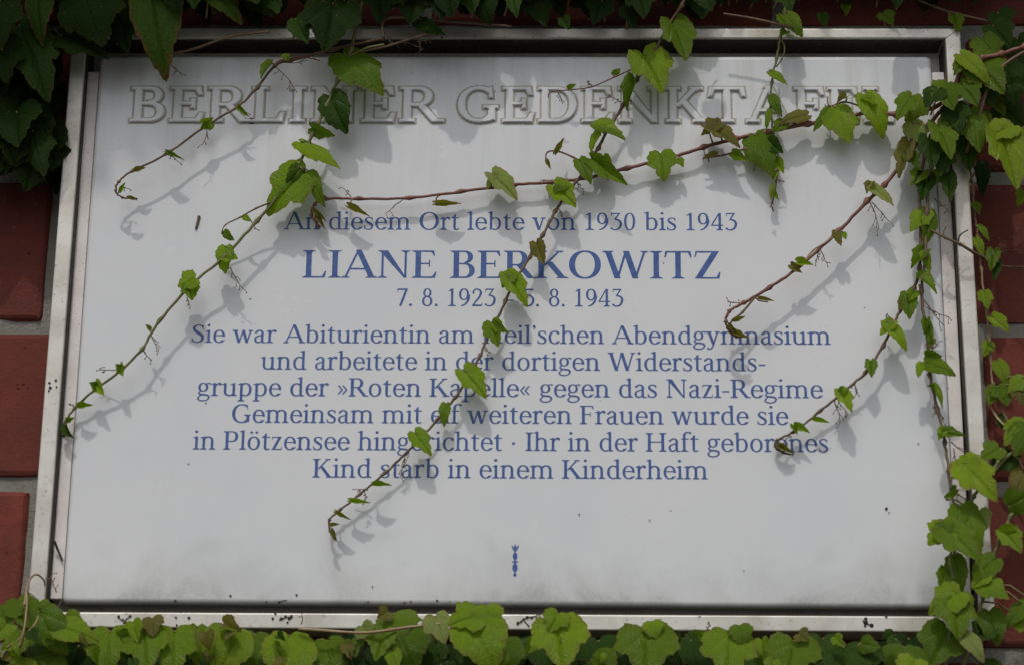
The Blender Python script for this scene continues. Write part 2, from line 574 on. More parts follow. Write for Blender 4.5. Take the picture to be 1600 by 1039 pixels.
def make_font(S, h, sl=.085, st=.042, xh=.71, A=1.05, D=-.29):
    """S main stroke, h hair stroke; capitals are 1 high"""
    G = {}
    s = S * .86                                 # small-letter stem

    def new(ch, adv):
        G[ch] = Glyph(adv)
        return G[ch]

    def stem(g_, x, y0, y1, w, b=(1, 1), t=(1, 1)):
        g_.rect(x - w / 2, y0, x + w / 2, y1)
        if b:
            g_.serif(x, y0, w, sl * b[0], sl * b[1], True, st)
        if t:
            g_.serif(x, y1, w, sl * t[0], sl * t[1], False, st)
    # capitals
    g_ = new('A', .98)
    g_.diag(.10, 0, .46, 1.0, h * 1.15); g_.diag(.86, 0, .475, 1.0, S * 1.08)
    g_.rect(.24, .30, .71, .30 + h)
    g_.serif(.10, 0, h, .09, .10, True, st); g_.serif(.86, 0, S, .09, .08, True, st)
    g_.poly((.40, 1.0), (.55, 1.0), (.53, 1.02), (.44, 1.03))
    g_ = new('B', .78)
    stem(g_, .17, 0, 1, S, (1, 0), (1, 0))
    g_.rect(.17, 0, .42, h); g_.rect(.17, 1 - h, .40, 1); g_.rect(.17, .50, .42, .50 + h * .9)
    g_.arc(.40, .765, .245, .235, -90, 90, S * .92, h); g_.arc(.41, .275, .29, .275, -90, 90, S, h)
    g_ = new('D', .93)
    stem(g_, .17, 0, 1, S, (1, 0), (1, 0))
    g_.rect(.17, 0, .42, h); g_.rect(.17, 1 - h, .42, 1); g_.arc(.41, .5, .44, .5, -90, 90, S * 1.05, h)
    for ch, adv in (('E', .75), ('F', .70)):
        g_ = new(ch, adv)
        stem(g_, .17, 0, 1, S, (1, 0 if ch == 'E' else 1), (1, 0))
        g_.rect(.17, 1 - h, .62, 1); g_.poly((.57, 1), (.62, 1), (.65, .80), (.615, .80), (.54, .95))
        g_.rect(.17, .50, .50, .50 + h * .9); g_.rect(.475, .40, .51, .65)
        if ch == 'E':
            g_.rect(.17, 0, .63, h); g_.poly((.58, 0), (.66, 0), (.70, .23), (.665, .23), (.57, .05))
    g_ = new('G', .98)
    g_.arc(.50, .5, .44, .515, 52, 318, S * 1.05, h * 1.1)
    g_.curve([(.50, .985, h), (.66, .965, h), (.77, .87, h * 1.2)]); g_.poly((.745, .97), (.78, 1.0), (.795, .72), (.76, .72))
    g_.curve([(.56, .02, h), (.74, .06, h * 1.3), (.81, .12, S * .8)])
    g_.rect(.80 - S / 2, .06, .80 + S / 2, .44); g_.serif(.80, .45, S, .11, .06, False, st)
    g_ = new('H', 1.02)
    stem(g_, .18, 0, 1, S); stem(g_, .80, 0, 1, S); g_.rect(.18, .48, .80, .48 + h)
    g_ = new('I', .40)
    stem(g_, .20, 0, 1, S)
    g_ = new('K', .92)
    stem(g_, .18, 0, 1, S); g_.diag(.27, .45, .70, 1, h * 1.5); g_.diag(.80, 0, .40, .60, S * 1.25)
    g_.serif(.70, 1, h, .09, .09, False, st); g_.serif(.80, 0, S, .10, .08, True, st)
    g_ = new('L', .72)
    stem(g_, .17, 0, 1, S, (1, 0), (1, 1)); g_.rect(.17, 0, .60, h); g_.poly((.55, 0), (.64, 0), (.675, .25), (.64, .25), (.55, .05))
    g_ = new('N', 1.03)
    stem(g_, .18, 0, 1, h * 1.15, (1, 1), (1, 0)); stem(g_, .84, 0, 1, h * 1.15, (0, 0), (1, 1))
    g_.poly((.13, 1), (.13 + S * 1.25, 1), (.87, 0), (.80, 0))
    g_.poly((.13, 1), (.87, 0), (.80, 0), (.13, .93))
    g_ = new('O', 1.02)
    g_.arc(.51, .5, .455, .515, 0, 360, S * 1.1, h * 1.05, 34)
    g_ = new('P', .74)
    stem(g_, .17, 0, 1, S, (1, 1), (1, 0)); g_.rect(.17, 1 - h, .42, 1); g_.rect(.17, .42, .42, .42 + h)
    g_.arc(.40, .71, .285, .29, -90, 90, S, h)
    g_ = new('R', .88)
    stem(g_, .17, 0, 1, S, (1, 1), (1, 0)); g_.rect(.17, 1 - h, .42, 1); g_.rect(.17, .46, .42, .46 + h)
    g_.arc(.40, .73, .27, .27, -90, 90, S, h); g_.diag(.77, 0, .43, .50, S * 1.2); g_.rect(.74, 0, .92, st)
    g_ = new('S', .70)
    g_.curve([(.59, .80, h * .8), (.52, .93, h * 1.2), (.35, .975, h), (.19, .88, S * .75), (.18, .72, S * .9), (.35, .56, S * 1.1), (.53, .42, S * 1.05), (.58, .24, S * .9), (.50, .08, S * .6), (.32, .025, h), (.16, .08, h * 1.2), (.09, .22, h * .8)])
    g_.poly((.575, .98), (.605, .98), (.615, .70), (.585, .70)); g_.poly((.07, .02), (.10, .02), (.105, .31), (.07, .31))
    g_ = new('T', .84)
    stem(g_, .42, 0, 1, S, (1, 1), None); g_.rect(.08, 1 - h, .76, 1)
    g_.poly((.06, 1), (.13, 1), (.12, .94), (.065, .76), (.03, .76)); g_.poly((.71, 1), (.78, 1), (.81, .76), (.775, .76), (.71, .94))
    g_ = new('W', 1.32)
    g_.diag(.42, 0, .14, 1, S * 1.1); g_.diag(.42, 0, .66, 1, h * 1.2); g_.diag(.93, 0, .66, 1, S * 1.1); g_.diag(.93, 0, 1.19, 1, h * 1.2)
    g_.serif(.14, 1, S, .08, .08, False, st); g_.serif(1.19, 1, h, .09, .08, False, st); g_.rect(.60, 1 - st, .73, 1)
    g_ = new('Z', .82)
    g_.rect(.09, 1 - h, .72, 1); g_.rect(.07, 0, .74, h); g_.diag(.15, 0, .66, 1, S * 1.2)
    g_.poly((.08, 1), (.14, 1), (.12, .94), (.085, .78), (.05, .78)); g_.poly((.68, 0), (.75, 0), (.785, .24), (.75, .24), (.67, .05))
    # small letters
    o_ = .012
    g_ = new('o', .68)
    g_.arc(.34, xh / 2, .29, xh / 2 + o_, 0, 360, s * 1.02, h * 1.05, 28)
    G['ö'] = Glyph(.68); G['ö'].q = list(g_.q); G['ö'].dot(.22, .93, .066); G['ö'].dot(.46, .93, .066)
    g_ = new('e', .62)
    g_.arc(.325, xh / 2, .28, xh / 2 + o_, -2, 322, s, h * 1.05); g_.rect(.09, .375, .57, .375 + h * .95)
    g_.poly((.50, .375), (.605, .375), (.60, .43), (.50, .43))
    g_.curve([(.40, .025, h * 1.1), (.50, .07, h), (.585, .17, h * .7)])
    g_ = new('c', .58)
    g_.arc(.325, xh / 2, .28, xh / 2 + o_, 50, 322, s, h * 1.05); g_.dot(.50, .585, .062)
    g_.curve([(.33, xh - .015, h), (.46, xh - .04, h), (.53, .60, h * 1.2)])
    g_.curve([(.40, .025, h * 1.1), (.50, .07, h), (.575, .17, h * .7)])
    g_ = new('a', .60)
    g_.rect(.42 - s / 2, .06, .42 + s / 2, .52); g_.arc(.285, .50, .205, .225, 0, 150, s, h * 1.1); g_.dot(.12, .58, .058)
    g_.curve([(.42, .42, h), (.28, .395, h * 1.1), (.12, .30, s * .7), (.10, .16, s * .9), (.16, .045, s * .7), (.27, .025, h * 1.2), (.40, .11, h)])
    g_.curve([(.42, .12, s), (.45, .03, s * .7), (.53, .015, h), (.59, .045, h * .7)])
    g_ = new('b', .70)
    g_.rect(.17 - s / 2, .03, .17 + s / 2, A); g_.flag(.17, A, s); g_.arc(.36, xh / 2, .285, xh / 2 + o_, -120, 128, s * 1.02, h * 1.1)
    g_.poly((.17 - s / 2, .0), (.17 - s / 2 + .03, -.01), (.24, .05), (.17, .10))
    g_ = new('d', .72)
    g_.rect(.54 - s / 2, 0, .54 + s / 2, A); g_.flag(.54, A, s); g_.arc(.345, xh / 2, .285, xh / 2 + o_, 52, 300, s * 1.02, h * 1.1)
    g_.serif(.54, 0, s, 0, sl, True, st)
    g_ = new('f', .42)
    g_.rect(.17 - s / 2, 0, .17 + s / 2, .84); g_.serif(.17, 0, s, sl, sl * 1.2, True, st); g_.rect(.03, xh - h, .38, xh)
    g_.arc(.36, .84, .19 + s / 2, .235, 60, 180, s, h); g_.dot(.455, .995, .056)
    g_ = new('g', .64)
    g_.arc(.29, .475, .23, .245, 0, 360, s * .9, h); g_.curve([(.43, .63, h), (.50, .69, h), (.60, .67, h * 1.3)]); g_.dot(.595, .665, .045)
    g_.curve([(.17, .27, h), (.10, .18, s * .6), (.16, .09, s * .75), (.34, .065, s * .8), (.50, .03, s * .8), (.56, -.07, s * .8), (.50, -.20, s * .55), (.32, -.265, h * 1.1), (.14, -.23, s * .6), (.07, -.13, s * .7), (.12, -.03, h), (.20, .04, h)])
    g_ = new('h', .74)
    g_.rect(.17 - s / 2, 0, .17 + s / 2, A); g_.flag(.17, A, s); g_.serif(.17, 0, s, sl, sl * .8, True, st)
    g_.rect(.56 - s / 2, 0, .56 + s / 2, .48); g_.serif(.56, 0, s, sl * .8, sl, True, st); g_.arc(.37, .47, .19 + s / 2, .25, 0, 148, s, h * 1.25)
    g_ = new('i', .34)
    g_.rect(.17 - s / 2, 0, .17 + s / 2, xh); g_.flag(.17, xh, s); g_.serif(.17, 0, s, sl, sl, True, st); g_.dot(.155, .965, .075)
    g_ = new('l', .34)
    g_.rect(.17 - s / 2, 0, .17 + s / 2, A); g_.flag(.17, A, s); g_.serif(.17, 0, s, sl, sl, True, st)
    g_ = new('n', .74)
    g_.rect(.17 - s / 2, 0, .17 + s / 2, xh); g_.flag(.17, xh, s); g_.serif(.17, 0, s, sl, sl * .8, True, st)
    g_.rect(.56 - s / 2, 0, .56 + s / 2, .48); g_.serif(.56, 0, s, sl * .8, sl, True, st); g_.arc(.37, .47, .19 + s / 2, .25, 0, 148, s, h * 1.25)
    g_ = new('m', 1.12)
    g_.rect(.17 - s / 2, 0, .17 + s / 2, xh); g_.flag(.17, xh, s); g_.serif(.17, 0, s, sl, sl * .8, True, st)
    for x in (.555, .94):
        g_.rect(x - s / 2, 0, x + s / 2, .48); g_.serif(x, 0, s, sl * .8, sl * .9, True, st); g_.arc(x - .19, .47, .19 + s / 2, .25, 0, 148, s, h * 1.25)
    g_ = new('p', .70)
    g_.rect(.17 - s / 2, D, .17 + s / 2, xh); g_.flag(.17, xh, s); g_.serif(.17, D, s, sl, sl, True, st); g_.arc(.36, xh / 2, .285, xh / 2 + o_, -125, 128, s * 1.02, h * 1.1)
    g_ = new('r', .50)
    g_.rect(.17 - s / 2, 0, .17 + s / 2, xh); g_.flag(.17, xh, s); g_.serif(.17, 0, s, sl, sl * 1.1, True, st)
    g_.curve([(.20, .50, h), (.28, .64, h * 1.2), (.38, .685, h * 1.7), (.46, .66, h * 1.6)]); g_.dot(.435, .635, .062)
    g_ = new('s', .52)
    g_.curve([(.43, .57, h * .8), (.36, .67, h * 1.1), (.24, .69, h), (.13, .62, s * .7), (.13, .50, s * .9), (.26, .385, s * 1.05), (.39, .28, s * 1.0), (.42, .15, s * .8), (.35, .045, h * 1.3), (.22, .02, h), (.11, .07, h * 1.1), (.065, .17, h * .8)])
    g_.poly((.415, .70), (.44, .70), (.445, .50), (.42, .50)); g_.poly((.05, .01), (.075, .01), (.08, .22), (.05, .22))
    g_ = new('t', .44)
    g_.rect(.19 - s / 2, .12, .19 + s / 2, xh); g_.poly((.03, xh - h), (.19 + s / 2, xh - h), (.19 + s / 2, .90), (.17, .87), (.13, .76), (.03, xh - .01)); g_.rect(.15, xh - h, .40, xh)
    g_.curve([(.19, .14, s), (.215, .045, s * .75), (.30, .02, h * 1.2), (.40, .07, h * .8)])
    g_ = new('u', .74)
    g_.rect(.16 - s / 2, .22, .16 + s / 2, xh); g_.flag(.16, xh, s, .09); g_.rect(.56 - s / 2, 0, .56 + s / 2, xh); g_.flag(.56, xh, s, .09)
    g_.serif(.56, 0, s, 0, sl, True, st); g_.arc(.36, .24, .20 + s / 2, .25, 180, 326, s, h * 1.25)
    g_ = new('v', .66)
    g_.diag(.335, 0, .13, xh, s * 1.15); g_.diag(.335, 0, .53, xh, h * 1.2); g_.serif(.13, xh, s, sl * .8, sl * .8, False, st); g_.serif(.53, xh, h, sl, sl * .8, False, st)
    g_ = new('w', .98)
    g_.diag(.31, 0, .12, xh, s * 1.1); g_.diag(.31, 0, .50, xh, h * 1.2); g_.diag(.68, 0, .50, xh, s * 1.1); g_.diag(.68, 0, .86, xh, h * 1.2)
    g_.serif(.12, xh, s, sl * .8, sl * .7, False, st); g_.serif(.86, xh, h, sl, sl * .7, False, st)
    g_ = new('y', .66)
    g_.diag(.345, 0, .13, xh, s * 1.15); g_.serif(.13, xh, s, sl * .8, sl * .8, False, st); g_.serif(.54, xh, h, sl, sl * .8, False, st)
    g_.curve([(.54, xh, h * 1.2), (.35, .02, h * 1.2), (.28, -.17, h * 1.2), (.18, -.265, h * 1.1), (.07, -.23, h)]); g_.dot(.08, -.225, .055)
    g_ = new('z', .58)
    g_.rect(.08, xh - h, .50, xh); g_.rect(.06, 0, .52, h); g_.diag(.13, 0, .44, xh, s * 1.1)
    g_.poly((.07, xh), (.11, xh), (.085, .54), (.055, .54)); g_.poly((.48, 0), (.52, 0), (.545, .18), (.515, .18))
    # figures
    H = .985
    g_ = new('0', .66)
    g_.arc(.33, H / 2, .265, H / 2 + o_, 0, 360, s * .98, h, 30)
    g_ = new('1', .56)
    g_.rect(.29 - s / 2, 0, .29 + s / 2, H); g_.serif(.29, 0, s, sl * 1.3, sl * 1.3, True, st); g_.poly((.11, .87), (.11, .83), (.29, .87), (.29 + s / 2, H), (.26, H))
    g_ = new('2', .64)
    g_.curve([(.10, .74, h), (.16, .90, h * 1.2), (.30, .965, h * 1.2), (.45, .88, s * .8), (.49, .73, s), (.42, .52, s * .8), (.27, .30, h * 1.4), (.11, .06, h)]); g_.dot(.125, .75, .055)
    g_.rect(.07, 0, .54, h * 1.6); g_.poly((.50, 0), (.54, 0), (.58, .20), (.55, .20))
    g_ = new('3', .62)
    g_.rect(.10, H - h * 1.1, .50, H); g_.poly((.08, H), (.12, H), (.10, .80), (.07, .80)); g_.diag(.26, .60, .47, H, h * 1.3)
    g_.curve([(.24, .60, h), (.40, .585, h * 1.5), (.515, .47, s * .9), (.53, .30, s), (.44, .10, s * .8), (.26, .02, h * 1.2), (.10, .08, h)]); g_.dot(.10, .10, .058)
    g_ = new('4', .66)
    g_.rect(.44 - s / 2, 0, .44 + s / 2, H); g_.diag(.055, .27, .42, H, h * 1.2); g_.rect(.03, .25, .60, .25 + h * 1.1); g_.serif(.44, 0, s, sl, sl * .8, True, st)
    g_ = new('5', .62)
    g_.rect(.15, H - h * 1.5, .52, H); g_.rect(.13, .52, .13 + h * 1.1, H)
    g_.curve([(.14, .57, h), (.27, .625, h * 1.3), (.43, .56, s * .8), (.52, .40, s), (.51, .24, s), (.41, .08, s * .8), (.24, .02, h * 1.2), (.09, .07, h)]); g_.dot(.10, .10, .055)
    g_ = new('7', .60)
    g_.rect(.07, H - h * 1.5, .55, H); g_.poly((.06, H), (.10, H), (.075, .78), (.04, .78)); g_.diag(.21, 0, .515, H - .02, s * 1.0)
    g_ = new('8', .66)
    g_.arc(.33, .75, .205, .245, 0, 360, s * .85, h, 26); g_.arc(.33, .275, .26, .285, 0, 360, s * .95, h, 28)
    g_ = new('9', .66)
    g_.arc(.32, .665, .25, .33, 0, 360, s * .95, h, 28)
    g_.curve([(.545, .66, s * .8), (.555, .50, s), (.50, .28, s * .85), (.36, .10, h * 1.4), (.18, .02, h)])
    g_ = new('.', .27); g_.dot(.12, .065, .078)
    g_ = new('·', .34); g_.dot(.16, .40, .075)
    g_ = new('-', .42); g_.rect(.05, .30, .36, .30 + h * 1.25)
    g_ = new('–', .62); g_.rect(.0, .31, .52, .31 + h * 1.05)
    g_ = new('’', .24); g_.dot(.12, .955, .07); g_.curve([(.155, .96, .08), (.16, .88, .06), (.09, .79, .03)])
    for ch, d in (('»', 1), ('«', -1)):
        g_ = new(ch, .56)
        for x in (.10, .30):
            x1 = x if d > 0 else .54 - x
            g_.diag(x1 + d * .17, .36, x1, .60, h * 1.4); g_.diag(x1, .12, x1 + d * .17, .36, h * 1.4)
    new(' ', .34)
    return G


def dilate(p, gq):
    """push each side of a convex polygon out by gq"""
    n = len(p)
    ar = sum(p[i][0] * p[(i + 1) % n][1] - p[(i + 1) % n][0] * p[i][1] for i in range(n))
    if abs(ar) < 1e-7:
        return None
    if ar < 0:
        p = p[::-1]
    if abs(gq) < 1e-9:
        return p
    out = []
    pp = [Vector(a) for a in p]
    clean = [a for i, a in enumerate(pp) if (a - pp[i - 1]).length > 1e-5]
    n = len(clean)
    if n < 3:
        return None
    for i in range(n):
        a, b, c = clean[i - 1], clean[i], clean[(i + 1) % n]
        d1, d2 = (b - a).normalized(), (c - b).normalized()
        n1, n2 = Vector((d1.y, -d1.x)), Vector((d2.y, -d2.x))
        m = n1 + n2
        if m.length < .2:
            m = n1
        m.normalize()
        k = max(.78, m.dot(n1))
        out.append(tuple(b + m * min(gq / k, gq * 2)))
    return out


_cache = {}


def glyph_tris(font_id, font, ch, grow):
    key = (font_id, ch, grow)
    if key in _cache:
        return _cache[key]
    vs, fs = [], []
    for poly in font[ch].q:
        d = dilate(poly, grow)
        if not d:
            continue
        fs.append(list(range(len(vs), len(vs) + len(d))))
        vs += [Vector(a) for a in d]
    res = ([], [])
    if vs:
        v2, e2, f2, ov, oe, of = delaunay_2d_cdt(vs, [], fs, 0, 1e-5)
        res = ([tuple(v) for v in v2], [tuple(f) for f, o in zip(f2, of) if o])
    _cache[key] = res
    return res


def text_layout(font, text, x0, x1):
    """pen positions so that the line runs exactly from x0 to x1; returns (scale in x is 1, tracking solved)"""
    adv = [font[c].adv for c in text]
    return adv


def line_geo(fid, font, text, x0, x1, capH, grow=0.0, track=0.0):
    """(vertices in x,z), triangles, per-letter lists"""
    def ext(ch):
        xs = [a[0] for q in font[ch].q for a in q]
        return min(xs), max(xs)
    first, last = ext(text[0])[0], font[text[-1]].adv - ext(text[-1])[1]
    nat = sum(font[c].adv for c in text) + track * (len(text) - 1) - first - last
    sx = (x1 - x0) / nat
    pen = x0 - first * sx
    letters = []
    for c in text:
        v, f = glyph_tris(fid, font, c, grow)
        letters.append((c, pen, [(pen + a[0] * sx, a[1] * capH) for a in v], f))
        pen += (font[c].adv + track) * sx
    return letters


FACE = .026
body = make_font(.140, .060, .10, .052)
name_f = make_font(.158, .056, .10, .034)
title_f = make_font(.108, .056, .080, .042)

# ------------------------------------------------------------------ the plaque
plaque = thing('memorial_plaque', 'white porcelain memorial plaque in a pale metal frame, lettered in blue, on the brick wall', 'plaque', (0, 0, 0))

# porcelain slab with a soft rounded rim
W2, H2 = .300, .200
V, F = [], []


def ring(inset, depth, rad, n=6):
    r = []
    for cx, cz, a0 in ((W2 - rad, H2 - rad, 0), (-W2 + rad, H2 - rad, 90), (-W2 + rad, -H2 + rad, 180), (W2 - rad, -H2 + rad, 270)):
        for k in range(n + 1):
            a = R(a0 + 90 * k / n)
            r.append((cx + (rad - inset) * math.cos(a), -depth, cz + (rad - inset) * math.sin(a)))
    return r


rings = [ring(.002, .012, .003), ring(0, .0135, .003), ring(0, .0225, .003)]
for k in range(1, 6):
    a = R(90 * k / 5)
    rings.append(ring(.0034 * (1 - math.cos(a)), .0225 + .0035 * math.sin(a), .0042))
nr = len(rings[0])
for r_ in rings:
    V += r_
for i in range(len(rings) - 1):
    for k in range(nr):
        k2 = (k + 1) % nr
        F.append((i * nr + k, i * nr + k2, (i + 1) * nr + k2, (i + 1) * nr + k))
F.append(tuple(range(nr))[::-1])
F.append(tuple((len(rings) - 1) * nr + k for k in range(nr)))
slab = mesh_obj('porcelain_panel', V, F, M['porcelain'], plaque, False)
for pl in slab.data.polygons:
    pl.use_smooth = len(pl.vertices) == 4


def printed(text, pxa, pya, pxb, pyb, capH, font, fid, label):
    a, b = at(pxa, pya, FACE), at(pxb, pyb, FACE)
    z = (a.z + b.z) / 2
    V, F = [], []
    for c, pen, vs, fs in line_geo(fid, font, text, a.x, b.x, capH):
        o0 = len(V)
        V += [(x, -FACE - .00012, z + y) for x, y in vs]
        F += [tuple(o0 + i for i in f) for f in fs]
    o = mesh_obj('printed_line', V, F, M['blue'], plaque, origin=(a.x, -FACE, z))
    o['label'] = label
    me = o.data
    for p_ in me.polygons:
        if p_.normal.y > 0:
            p_.flip()
    return o


CB = .0131
printed('An diesem Ort lebte von 1930 bis 1943', 443, 359, 1152, 360.5, CB, body, 'b', 'blue line reading An diesem Ort lebte von 1930 bis 1943')
printed('LIANE BERKOWITZ', 472, 434.5, 1126, 435.5, .0203, name_f, 'n', 'larger blue line reading LIANE BERKOWITZ')
printed('7. 8. 1923 – 5. 8. 1943', 620, 478.5, 974, 479.5, CB, body, 'b', 'blue dates 7. 8. 1923 – 5. 8. 1943')
printed('Sie war Abiturientin am Heil’schen Abendgymnasium', 299, 536, 1298, 538, CB, body, 'b', 'blue line beginning Sie war Abiturientin')
printed('und arbeitete in der dortigen Widerstands-', 407, 578, 1196, 579, CB, body, 'b', 'blue line beginning und arbeitete')
printed('gruppe der »Roten Kapelle« gegen das Nazi-Regime', 308, 619.5, 1286, 620.5, CB, body, 'b', 'blue line beginning gruppe der Roten Kapelle')
printed('Gemeinsam mit elf weiteren Frauen wurde sie', 362, 661, 1232, 662.5, CB, body, 'b', 'blue line beginning Gemeinsam mit elf')
printed('in Plötzensee hingerichtet · Ihr in der Haft geborenes', 301, 703, 1294, 705, CB, body, 'b', 'blue line beginning in Plötzensee hingerichtet')
printed('Kind starb in einem Kinderheim', 488, 746.5, 1106, 747.5, CB, body, 'b', 'blue line beginning Kind starb')

# sceptre emblem
eg = Glyph(1)
eg.dot(0, .045, .052, 14)
for cy, rx, ry in ((.27, .082, .135), (.63, .072, .12)):
    eg.poly(*[(rx * math.copysign(abs(math.cos(t)) ** .9, math.cos(t)), cy + ry * math.sin(t)) for t in [2 * math.pi * k / 18 for k in range(18)]])
eg.rect(-.022, .05, .022, .80)
eg.poly((-.10, .45), (-.085, .425), (0, .44), (.085, .425), (.10, .45), (.085, .475), (0, .47), (-.085, .475))
eg.rect(-.03, .40, .03, .52)
for sx_ in (-1, 1):
    eg.poly((sx_ * .0, .76), (sx_ * .05, .80), (sx_ * .115, .93), (sx_ * .10, .985), (sx_ * .05, .90), (sx_ * .0, .82))
eg.poly((-.035, .82), (.035, .82), (.04, .92), (0, 1.02), (-.04, .92))
e_font = {'e': eg}
ev, ef = glyph_tris('e', e_font, 'e', 0.0)
ep, et = at(804.5, 900, FACE), at(804, 850, FACE)
hh = et.z - ep.z
o = mesh_obj('sceptre_emblem', [(ep.x + a * hh, -FACE - .00012, ep.z + b * hh) for a, b in ev], ef, M['blue'], plaque, origin=ep)
for p_ in o.data.polygons:
    if p_.normal.y > 0:
        p_.flip()

# raised title letters, each on a thin outline of grime
ta, tb = at(205, 189.5, FACE), at(1397, 193, FACE)
TZ, TH = (ta.z + tb.z) / 2, .0262
steps = [(.030, .0000, .0008), (.020, .0008, .0014), (.002, .0014, .0018)]
tm, tn = at(692, 190.5, FACE), at(717, 191, FACE)


def title_line(gr):
    return (line_geo('t', title_f, 'BERLINER', ta.x, tm.x, TH, gr, .05) + line_geo('t', title_f, 'GEDENKTAFEL', tn.x, tb.x, TH, gr, .05))


built = [title_line(gr) for gr, _, _ in steps]
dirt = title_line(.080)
for li, (ch, pen, _, _) in enumerate(built[0]):
    if ch == ' ':
        continue
    V, F = [], []
    for (gr, d0, d1), lay in zip(steps, built):
        vs, fs = lay[li][2], lay[li][3]
        n0 = len(V)
        V += [(x, -FACE - d1, TZ + y) for x, y in vs]
        n1 = len(V)
        V += [(x, -FACE - d0, TZ + y) for x, y in vs]
        ed = {}
        for f in fs:
            F.append(tuple(n0 + i for i in f))
            for a, b in zip(f, f[1:] + f[:1]):
                ed[(a, b)] = ed.get((a, b), 0) + 1
        for (a, b) in ed:
            if (b, a) not in ed:
                F.append((n0 + b, n0 + a, n1 + a, n1 + b))
    o = mesh_obj('raised_letter', V, F, M['porcelain'], plaque, origin=(pen, -FACE, TZ))
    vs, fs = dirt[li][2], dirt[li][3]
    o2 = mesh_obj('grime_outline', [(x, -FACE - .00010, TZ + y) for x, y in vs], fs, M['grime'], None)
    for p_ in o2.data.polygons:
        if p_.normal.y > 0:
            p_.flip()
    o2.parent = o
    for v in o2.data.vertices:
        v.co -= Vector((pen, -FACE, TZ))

# back plate and four mitred frame bars
back = bevel_mesh('back_plate', (.634, .008, .430), .001, M['plate'])
o = bpy.data.objects.new('back_plate', back)
col.objects.link(o)
o.parent = plaque
o.location = (0, -.004, -.001)
for sx_ in (-1, 1):      # spacer blocks that hold the slab off the plate
    for sz_ in (-1, 1):
        o = bpy.data.objects.new('spacer', bevel_mesh('spacer', (.03, .008, .03), .001, M['plate']))
        col.objects.link(o)
        o.parent = plaque
        o.location = (sx_ * .22, -.0103, sz_ * .13)
for x0, x1 in ((-.3086, -.3003), (.3003, .3093)):      # pale upright rails in the side gaps
    o = bpy.data.objects.new('side_rail', bevel_mesh('side_rail', (x1 - x0, .0160, .385), .0008, M['plate'], 2))
    col.objects.link(o)
    o.parent = plaque
    o.location = ((x0 + x1) / 2, -.0161, -.0045)
FO = [(-0.3199, 0.2187), (0.3205, 0.2187), (0.323, -0.2171), (-0.3214, -0.2176)]      # outer corners
FI = [(-0.3091, 0.2107), (0.3095, 0.2107), (0.3123, -0.2064), (-0.3099, -0.2071)]      # inner corners
FR = .032
for k in range(4):
    k2 = (k + 1) % 4
    a, b, c, d = Vector(FO[k]), Vector(FO[k2]), Vector(FI[k2]), Vector(FI[k])
    t = (b - a).normalized() * .0003
    a, d, b, c = a + t, d + t, b - t, c - t
    bm = bmesh.new()
    fr = [bm.verts.new((p.x, -FR, p.y)) for p in (a, b, c, d)]
    bk = [bm.verts.new((p.x, -.0005, p.y)) for p in (a, b, c, d)]
    bm.faces.new(fr)
    bm.faces.new(bk[::-1])
    for i in range(4):
        j = (i + 1) % 4
        bm.faces.new((fr[j], fr[i], bk[i], bk[j]))
    bm.normal_update()
    bmesh.ops.recalc_face_normals(bm, faces=bm.faces[:])
    bm.edges.ensure_lookup_table()
    eds = [e for e in bm.edges if (e.verts[0] in fr and e.verts[1] in fr) and abs((e.verts[0].co - e.verts[1].co).length) > .1]
    bmesh.ops.bevel(bm, geom=eds, offset=.0011, segments=3, affect='EDGES', profile=.5)
    me = bpy.data.meshes.new('frame_bar')
    bm.to_mesh(me)
    bm.free()
    me.materials.append(M['frame'])
    o = bpy.data.objects.new('frame_bar', me)
    col.objects.link(o)
    o.parent = plaque
    # shade of the gap as an added dark strip on the inner side of the bar, set back from its front edge
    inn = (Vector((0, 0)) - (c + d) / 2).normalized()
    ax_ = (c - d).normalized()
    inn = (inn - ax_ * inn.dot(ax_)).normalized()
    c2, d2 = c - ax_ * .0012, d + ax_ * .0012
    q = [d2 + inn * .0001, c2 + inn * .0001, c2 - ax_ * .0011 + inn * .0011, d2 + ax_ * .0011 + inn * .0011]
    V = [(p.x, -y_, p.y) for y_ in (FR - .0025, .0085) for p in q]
    mesh_obj('rebate_strip', V, [(0, 1, 2, 3), (7, 6, 5, 4), (0, 4, 5, 1), (1, 5, 6, 2), (2, 6, 7, 3), (3, 7, 4, 0)], M['liner'], plaque)

